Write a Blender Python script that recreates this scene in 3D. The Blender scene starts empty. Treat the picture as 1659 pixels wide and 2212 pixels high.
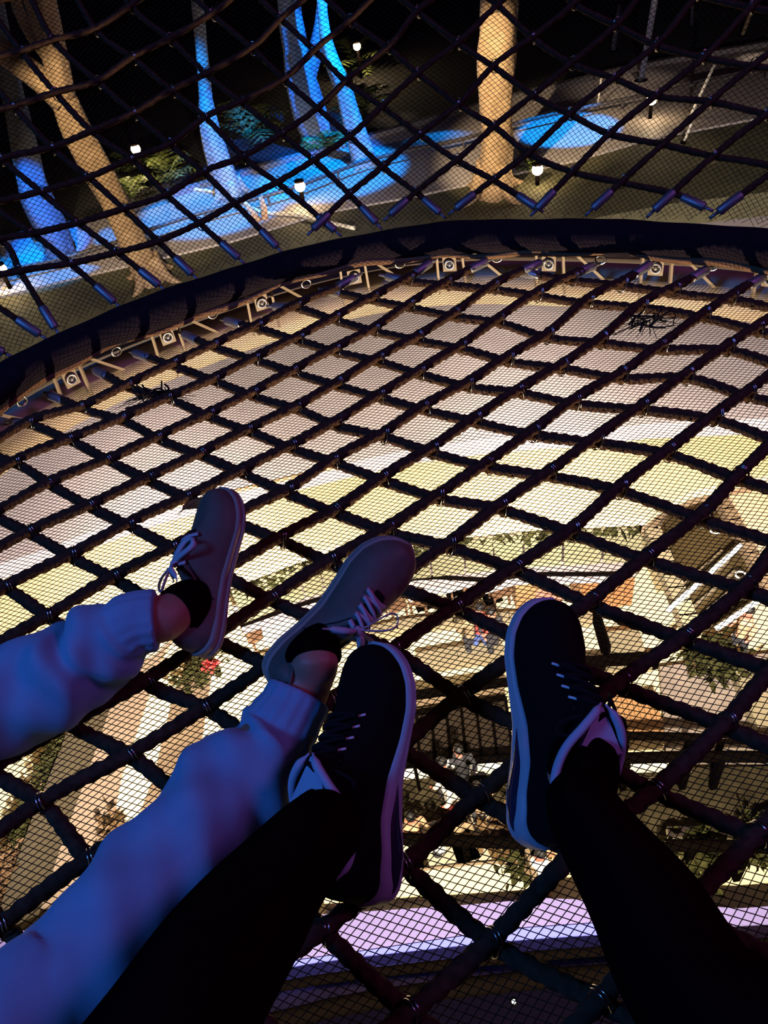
import bpy, bmesh, math, random
import numpy as np
from mathutils import Matrix, Vector, noise as mnoise

random.seed(7)
rng = np.random.default_rng(7)
scene = bpy.context.scene
COL = scene.collection

# ------------------------------------------------------------------ camera
CAM = np.array([0.0, 0.0, 0.92156])
ROT = np.array([[0.983946587, -0.120051653, -0.132048154],
                [-0.178463202, -0.661897876, -0.728039894],
                [0.0, 0.739918106, -0.672696958]])      # rows: right, down, forward
FPX = 1661.0
cd = bpy.data.cameras.new('camera')
cd.sensor_fit = 'VERTICAL'
cd.sensor_height = 36.0
cd.lens = 36.0 * FPX / 2212.0
cd.clip_start = 0.02
cd.clip_end = 400
cam = bpy.data.objects.new('camera', cd)
COL.objects.link(cam)
cm = np.eye(4)
cm[:3, 0] = ROT[0]
cm[:3, 1] = -ROT[1]
cm[:3, 2] = -ROT[2]
cm[:3, 3] = CAM
cam.matrix_world = Matrix(cm.tolist())
scene.camera = cam

# ------------------------------------------------------------------ world, exposure, large lights
w = bpy.data.worlds.new('night')
scene.world = w
w.use_nodes = True
w.node_tree.nodes['Background'].inputs[0].default_value = (0.010, 0.0016, 0.0030, 1)
w.node_tree.nodes['Background'].inputs[1].default_value = 0.45
scene.view_settings.view_transform = 'Standard'
scene.view_settings.look = 'None'
scene.view_settings.gamma = 1.0
scene.view_settings.use_curve_mapping = False
scene.view_settings.exposure = 0.0


def look(o, target):
    d = Vector(target) - o.location
    o.rotation_euler = d.to_track_quat('-Z', 'Y').to_euler()


def area(name, loc, target, size, col, power):
    l = bpy.data.lights.new(name, 'AREA')
    l.shape = 'DISK'
    l.size = size
    l.color = col
    l.energy = power
    o = bpy.data.objects.new(name, l)
    COL.objects.link(o)
    o.location = loc
    look(o, target)
    return o


def spot(name, loc, target, angle, col, power, blend=0.5, radius=0.08):
    l = bpy.data.lights.new(name, 'SPOT')
    l.spot_size = math.radians(angle)
    l.spot_blend = blend
    l.shadow_soft_size = radius
    l.color = col
    l.energy = power
    o = bpy.data.objects.new(name, l)
    COL.objects.link(o)
    o.location = loc
    look(o, target)
    return o


# show lights high above the net (blue from the left, violet from the right)
area('blue_show_light', (-2.3, -0.5, 2.9), (-0.2, 0.6, 0.0), 0.9, (0.05, 0.25, 1.0), 66)
area('violet_show_light', (2.6, 0.4, 2.4), (0.0, 0.7, 0.0), 0.9, (0.62, 0.16, 0.85), 20)
# added unseen fill spots under the net deck, in place of the atrium's downlights
spot('atrium_fill', (0.3, -2.2, -1.6), (0.6, 8.6, -13.5), 70, (1.0, 0.87, 0.62), 22000, 0.5)
spot('atrium_fill_near', (-0.8, -2.4, -1.6), (-2.5, 3.5, -14.0), 84, (1.0, 0.86, 0.62), 6500, 0.8)
for az_, pw_ in ((-34, 44000), (-6, 34000), (24, 34000)):
    spot('plaza_fill', (0.9 + az_ * .01, -2.2, -1.6), (0.9 + 10 * math.sin(math.radians(az_)), -2.2 + 10 * math.cos(math.radians(az_)), -1.6 - 5.3), 46, (1.0, 0.87, 0.80), pw_, 0.8)  # unseen spots added to brighten the upper plaza
spot('rim_bounce_fill', (0.2, 0.15, -1.5), (0.1, 2.2, -0.25), 84, (1.0, 0.76, 0.50), 520, 1.0, 0.03)  # added free-hanging fill, stands in for warm bounce from the plaza


def G(x, y, z):
    """point on the horizontal level z seen in the photograph's direction (x, y)"""
    v = ROT.T @ np.array([(x - 829.5) / FPX, (y - 1106) / FPX, 1.0])
    return CAM + v * (z - CAM[2]) / v[2]


def P(x, y, d):
    v = np.array([(x - 829.5) / FPX, (y - 1106) / FPX, 1.0]) * d
    return CAM + ROT.T @ v


# ------------------------------------------------------------------ materials
MATS = {}


def mat(name, col, rough=0.7, metal=0.0, spec=0.5, emit=None, noise=None, bump=None, trans=0.0, alpha=None, sheen=0.0):
    """noise=(scale, colour2, amount) mottles the colour; bump=(scale, strength)"""
    if name in MATS:
        return MATS[name]
    m = bpy.data.materials.new(name)
    m.use_nodes = True
    nt = m.node_tree
    b = nt.nodes['Principled BSDF']
    b.inputs['Base Color'].default_value = (*col, 1)
    b.inputs['Roughness'].default_value = rough
    b.inputs['Metallic'].default_value = metal
    b.inputs['Specular IOR Level'].default_value = spec
    if sheen:
        b.inputs['Sheen Weight'].default_value = sheen
    if trans:
        b.inputs['Transmission Weight'].default_value = trans
        b.inputs['IOR'].default_value = 1.45
    if alpha is not None:
        b.inputs['Alpha'].default_value = alpha
    if emit:
        b.inputs['Emission Color'].default_value = (*emit[0], 1)
        b.inputs['Emission Strength'].default_value = emit[1]
    if noise or bump:
        tc = nt.nodes.new('ShaderNodeTexCoord')
    if noise:
        n = nt.nodes.new('ShaderNodeTexNoise')
        n.inputs['Scale'].default_value = noise[0]
        n.inputs['Detail'].default_value = 5
        nt.links.new(tc.outputs['Object'], n.inputs['Vector'])
        r = nt.nodes.new('ShaderNodeValToRGB')
        r.color_ramp.elements[0].position = 0.5 - 0.5 * noise[2] if len(noise) > 2 else 0.35
        r.color_ramp.elements[1].position = 0.5 + 0.5 * noise[2] if len(noise) > 2 else 0.65
        r.color_ramp.elements[0].color = (*col, 1)
        r.color_ramp.elements[1].color = (*noise[1], 1)
        nt.links.new(n.outputs['Fac'], r.inputs['Fac'])
        nt.links.new(r.outputs['Color'], b.inputs['Base Color'])
    if bump:
        n2 = nt.nodes.new('ShaderNodeTexNoise')
        n2.inputs['Scale'].default_value = bump[0]
        n2.inputs['Detail'].default_value = 4
        nt.links.new(tc.outputs['Object'], n2.inputs['Vector'])
        bp = nt.nodes.new('ShaderNodeBump')
        bp.inputs['Strength'].default_value = bump[1]
        bp.inputs['Distance'].default_value = bump[2] if len(bump) > 2 else 0.002
        nt.links.new(n2.outputs['Fac'], bp.inputs['Height'])
        nt.links.new(bp.outputs['Normal'], b.inputs['Normal'])
    MATS[name] = m
    return m


M_rope = mat('rope_fibre', (0.034, 0.017, 0.010), 1.0, spec=0.08, noise=(90, (0.080, 0.044, 0.026), 0.5), bump=(700, 0.6, 0.001))
M_mesh = mat('netting_twine', (0.008, 0.006, 0.006), 0.8, spec=0.2)
M_steel = mat('steel_clip', (0.62, 0.58, 0.55), 0.22, 1.0)
M_ferrule = mat('steel_ferrule', (0.30, 0.30, 0.33), 0.5, 0.8)
M_pad = mat('navy_rim_padding', (0.008, 0.006, 0.010), 0.95, spec=0.1, noise=(40, (0.015, 0.010, 0.016), 0.5), bump=(300, 0.5, 0.002))
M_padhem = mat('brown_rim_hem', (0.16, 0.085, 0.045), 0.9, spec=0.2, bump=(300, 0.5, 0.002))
M_cream = mat('cream_painted_steel', (0.60, 0.50, 0.38), 0.6, noise=(9, (0.52, 0.42, 0.31), 0.6))
M_brk = mat('dull_bracket_steel', (0.26, 0.20, 0.14), 0.6)
M_denim = mat('pale_blue_denim', (0.20, 0.31, 0.46), 0.9, spec=0.15, noise=(26, (0.27, 0.39, 0.54), 0.7), bump=(1400, 0.35, 0.0006), sheen=0.1)
M_blackcloth = mat('black_cloth', (0.010, 0.0022, 0.0028), 1.0, spec=0.0)
M_sock = mat('black_sock', (0.007, 0.002, 0.0025), 1.0, spec=0.0)
M_skin = mat('skin', (0.52, 0.19, 0.13), 0.55, noise=(40, (0.44, 0.15, 0.10), 0.6))
M_grey = mat('grey_leather', (0.165, 0.105, 0.085), 0.55, spec=0.3, noise=(60, (0.135, 0.085, 0.070), 0.6), bump=(900, 0.25, 0.0006))
M_greysole = mat('pale_grey_rubber', (0.34, 0.25, 0.22), 0.6, noise=(30, (0.28, 0.21, 0.19), 0.6))
M_lace = mat('grey_lace', (0.52, 0.45, 0.52), 0.85, bump=(900, 0.4, 0.0006))
M_dark = mat('dark_lining', (0.012, 0.009, 0.011), 0.9, spec=0.1)
M_bupper = mat('black_knit', (0.008, 0.0045, 0.005), 0.9, spec=0.1, bump=(1100, 0.4, 0.0006))
M_bsole = mat('white_foam_sole', (0.42, 0.41, 0.46), 0.5, bump=(200, 0.12, 0.001))
M_window = mat('clear_air_cushion', (0.03, 0.025, 0.05), 0.08, spec=0.8)
M_lining = mat('pale_grey_lining', (0.46, 0.44, 0.56), 0.85, bump=(900, 0.3, 0.0006))
M_eyelet = mat('reflective_eyelet', (0.75, 0.72, 0.78), 0.4)


# ------------------------------------------------------------------ mesh helpers
def make_mesh(name, V, F, m, smooth=True):
    me = bpy.data.meshes.new(name)
    V = np.asarray(V, dtype=np.float32)
    if isinstance(F, np.ndarray):
        k = F.shape[1]
        me.vertices.add(len(V))
        me.vertices.foreach_set('co', V.ravel())
        me.loops.add(F.size)
        me.loops.foreach_set('vertex_index', F.ravel().astype(np.int32))
        me.polygons.add(len(F))
        me.polygons.foreach_set('loop_start', np.arange(0, F.size, k, dtype=np.int32))
        me.update(calc_edges=True)
    else:
        me.from_pydata(V.tolist(), [], F)
        me.update()
    if smooth:
        me.polygons.foreach_set('use_smooth', np.ones(len(me.polygons), dtype=bool))
    if m is not None:
        for mm in (m if isinstance(m, (list, tuple)) else [m]):
            me.materials.append(mm)
    return me


def obj(name, V, F, m, parent=None, smooth=True):
    o = bpy.data.objects.new(name, make_mesh(name, V, F, m, smooth))
    COL.objects.link(o)
    if parent is not None:
        o.parent = parent
    return o


def inst(name, me, parent=None, M=None):
    o = bpy.data.objects.new(name, me)
    COL.objects.link(o)
    if parent is not None:
        o.parent = parent
    if M is not None:
        o.matrix_basis = M
    return o


def tag(o, label=None, cat=None, group=None, kind=None):
    if label:
        o['label'] = label
    if cat:
        o['category'] = cat
    if group:
        o['group'] = group
    if kind:
        o['kind'] = kind
    return o


def empty(name, loc=(0, 0, 0)):
    o = bpy.data.objects.new(name, None)
    o.empty_display_size = 0.1
    COL.objects.link(o)
    o.location = loc
    return o


class MB:
    """collects polygons"""
    def __init__(s):
        s.V = []
        s.F = []

    def add(s, V, F):
        n = len(s.V)
        s.V.extend([tuple(map(float, v)) for v in V])
        s.F.extend([tuple(int(i) + n for i in f) for f in F])
        return s

    def box(s, c, size, rz=0.0, axes=None):
        c = np.asarray(c, float)
        hx, hy, hz = [k / 2 for k in size]
        if axes is None:
            cz, sz = math.cos(rz), math.sin(rz)
            axes = np.array([[cz, sz, 0], [-sz, cz, 0], [0, 0, 1]])
        V = [c + axes[0] * (i * hx) + axes[1] * (j * hy) + axes[2] * (k * hz) for i, j, k in
             [(-1, -1, -1), (1, -1, -1), (1, 1, -1), (-1, 1, -1), (-1, -1, 1), (1, -1, 1), (1, 1, 1), (-1, 1, 1)]]
        return s.add(V, [(0, 3, 2, 1), (4, 5, 6, 7), (0, 1, 5, 4), (1, 2, 6, 5), (2, 3, 7, 6), (3, 0, 4, 7)])

    def bar(s, a, b, w, h=None):
        a = np.asarray(a, float)
        b = np.asarray(b, float)
        d = b - a
        L = np.linalg.norm(d)
        d = d / L
        up = np.array([0, 0, 1.0]) if abs(d[2]) < 0.95 else np.array([1.0, 0, 0])
        sd = np.cross(up, d)
        sd /= np.linalg.norm(sd)
        u = np.cross(d, sd)
        return s.box((a + b) / 2, (L, w, h or w), axes=np.array([d, sd, u]))

    def tube(s, path, rad, n=8, closed=False):
        V, F = tube(path, rad, n, closed)
        return s.add(V, F.tolist() if isinstance(F, np.ndarray) else F)

    def prism(s, top, depth):
        """polygon (3D points) extruded straight down by depth"""
        top = [np.asarray(p, float) for p in top]
        n = len(top)
        V = top + [p - np.array([0, 0, depth]) for p in top]
        F = [tuple(range(n)), tuple(range(2 * n - 1, n - 1, -1))]
        F += [(i + n, (i + 1) % n + n, (i + 1) % n, i) for i in range(n)]
        return s.add(V, F)

    def blob(s, c, r, seg=8, rings=5):
        c = np.asarray(c, float)
        r = np.asarray(r, float) * np.ones(3)
        V = [c + r * np.array([0, 0, 1])]
        for i in range(1, rings):
            a = math.pi * i / rings
            for j in range(seg):
                b = 2 * math.pi * j / seg
                V.append(c + r * np.array([math.sin(a) * math.cos(b), math.sin(a) * math.sin(b), math.cos(a)]))
        V.append(c - r * np.array([0, 0, 1]))
        F = [(0, 1 + j, 1 + (j + 1) % seg) for j in range(seg)]
        for i in range(rings - 2):
            for j in range(seg):
                p = 1 + i * seg
                F.append((p + j, p + seg + j, p + seg + (j + 1) % seg, p + (j + 1) % seg))
        e = len(V) - 1
        p = 1 + (rings - 2) * seg
        F += [(e, p + (j + 1) % seg, p + j) for j in range(seg)]
        return s.add(V, F)

    def build(s, name, m, parent=None, smooth=False):
        return obj(name, s.V, s.F, m, parent, smooth)


def frames(path, closed=False):
    p = np.asarray(path, float)
    t = np.roll(p, -1, 0) - np.roll(p, 1, 0) if closed else np.gradient(p, axis=0)
    t /= np.linalg.norm(t, axis=1)[:, None] + 1e-12
    up = np.array([0, 0, 1.0]) if abs(t[0][2]) < 0.9 else np.array([1.0, 0, 0])
    a = np.cross(up, t[0])
    a /= np.linalg.norm(a)
    A = [a]
    for i in range(1, len(p)):
        a = A[-1] - t[i] * (A[-1] @ t[i])
        a /= np.linalg.norm(a)
        A.append(a)
    A = np.array(A)
    B = np.cross(t, A)
    return p, t, A, B


def grid_faces(nr, nc, closed_r=False, closed_c=True):
    r = np.arange(nr if closed_r else nr - 1)
    c = np.arange(nc if closed_c else nc - 1)
    R_, C_ = np.meshgrid(r, c, indexing='ij')
    R2 = (R_ + 1) % nr
    C2 = (C_ + 1) % nc
    return np.stack([R_ * nc + C_, R_ * nc + C2, R2 * nc + C2, R2 * nc + C_], -1).reshape(-1, 4)


def tube(path, rad, n=8, closed=False, radial=None, caps=True):
    """rad: scalar, (N,), or (N,2); radial(i_array, theta) multiplies the radius"""
    p, t, A, B = frames(path, closed)
    N = len(p)
    rad = np.asarray(rad, float)
    if rad.ndim == 0:
        rad = np.full(N, float(rad))
    th = np.arange(n) * 2 * math.pi / n
    if rad.ndim == 1:
        ra = rb = rad
    else:
        ra, rb = rad[:, 0], rad[:, 1]
    k = radial(np.arange(N)[:, None], th[None, :]) if radial is not None else np.ones((N, n))
    V = p[:, None, :] + (ra[:, None] * np.cos(th) * k)[..., None] * A[:, None, :] + (rb[:, None] * np.sin(th) * k)[..., None] * B[:, None, :]
    V = V.reshape(-1, 3)
    F = grid_faces(N, n, closed)
    if caps and not closed:
        F = F.tolist()
        F.append(list(range(n - 1, -1, -1)))
        F.append(list(range((N - 1) * n, N * n)))
    return V, F


def spline(pts, step, closed=False):
    """Catmull-Rom resampled at about `step`"""
    p = np.asarray(pts, float)
    if closed:
        q = np.vstack([p[-1:], p, p[:2]])
    else:
        q = np.vstack([2 * p[0] - p[1], p, 2 * p[-1] - p[-2]])
    out = []
    m = len(q) - 3
    for i in range(m):
        a, b, c, d = q[i:i + 4]
        n = max(2, int(round(np.linalg.norm(c - b) / step)))
        u = np.arange(n)[:, None] / n
        out.append(0.5 * ((2 * b) + (-a + c) * u + (2 * a - 5 * b + 4 * c - d) * u ** 2 + (-a + 3 * b - 3 * c + d) * u ** 3))
    if not closed:
        out.append(p[-1:])
    return np.vstack(out)

# ------------------------------------------------------------------ the net: plan of the rim, rope crossings (mm)
RING_MM=[(-814,1608),(-742,1680),(-662,1741),(-574,1792),(-480,1836),(-384,1876),(-286,1913),(-187,1945),(-86,1970),(16,1985),(119,1988),(220,1977),(319,1952),(416,1915),(511,1872),(606,1826),(699,1778),(791,1727),(879,1673),(961,1610),(1035,1540),(1104,1462),(1169,1380),(1232,1297),(1294,1212),(1352,1125),(1403,1035),(1446,941),(1482,843),(1514,743),(1544,643),(1572,542),(1593,441),(1607,338),(1612,234),(1612,129),(1610,24),(1608,-80),(1603,-185),(1593,-288),(1573,-388),(1542,-486),(1500,-581),(1453,-674),(1404,-767),(1355,-859),(1303,-949),(1246,-1033),(1180,-1105),(1100,-1162),(1010,-1205),(913,-1240),(813,-1273),(713,-1305),(613,-1337),(513,-1369),(413,-1400),(313,-1429),(213,-1453),(112,-1464),(11,-1461),(-90,-1444),(-191,-1420),(-292,-1393),(-394,-1365),(-495,-1338),(-596,-1310),(-697,-1282),(-796,-1251),(-891,-1214),(-976,-1164),(-1050,-1098),(-1115,-1020),(-1175,-936),(-1234,-849),(-1292,-762),(-1349,-674),(-1402,-585),(-1446,-493),(-1477,-397),(-1492,-297),(-1498,-194),(-1500,-89),(-1500,16),(-1499,121),(-1496,225),(-1487,328),(-1468,429),(-1438,528),(-1402,626),(-1362,723),(-1320,819),(-1278,915),(-1232,1009),(-1183,1101),(-1128,1189),(-1068,1276),(-1006,1361),(-944,1445),(-880,1528)]
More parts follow.
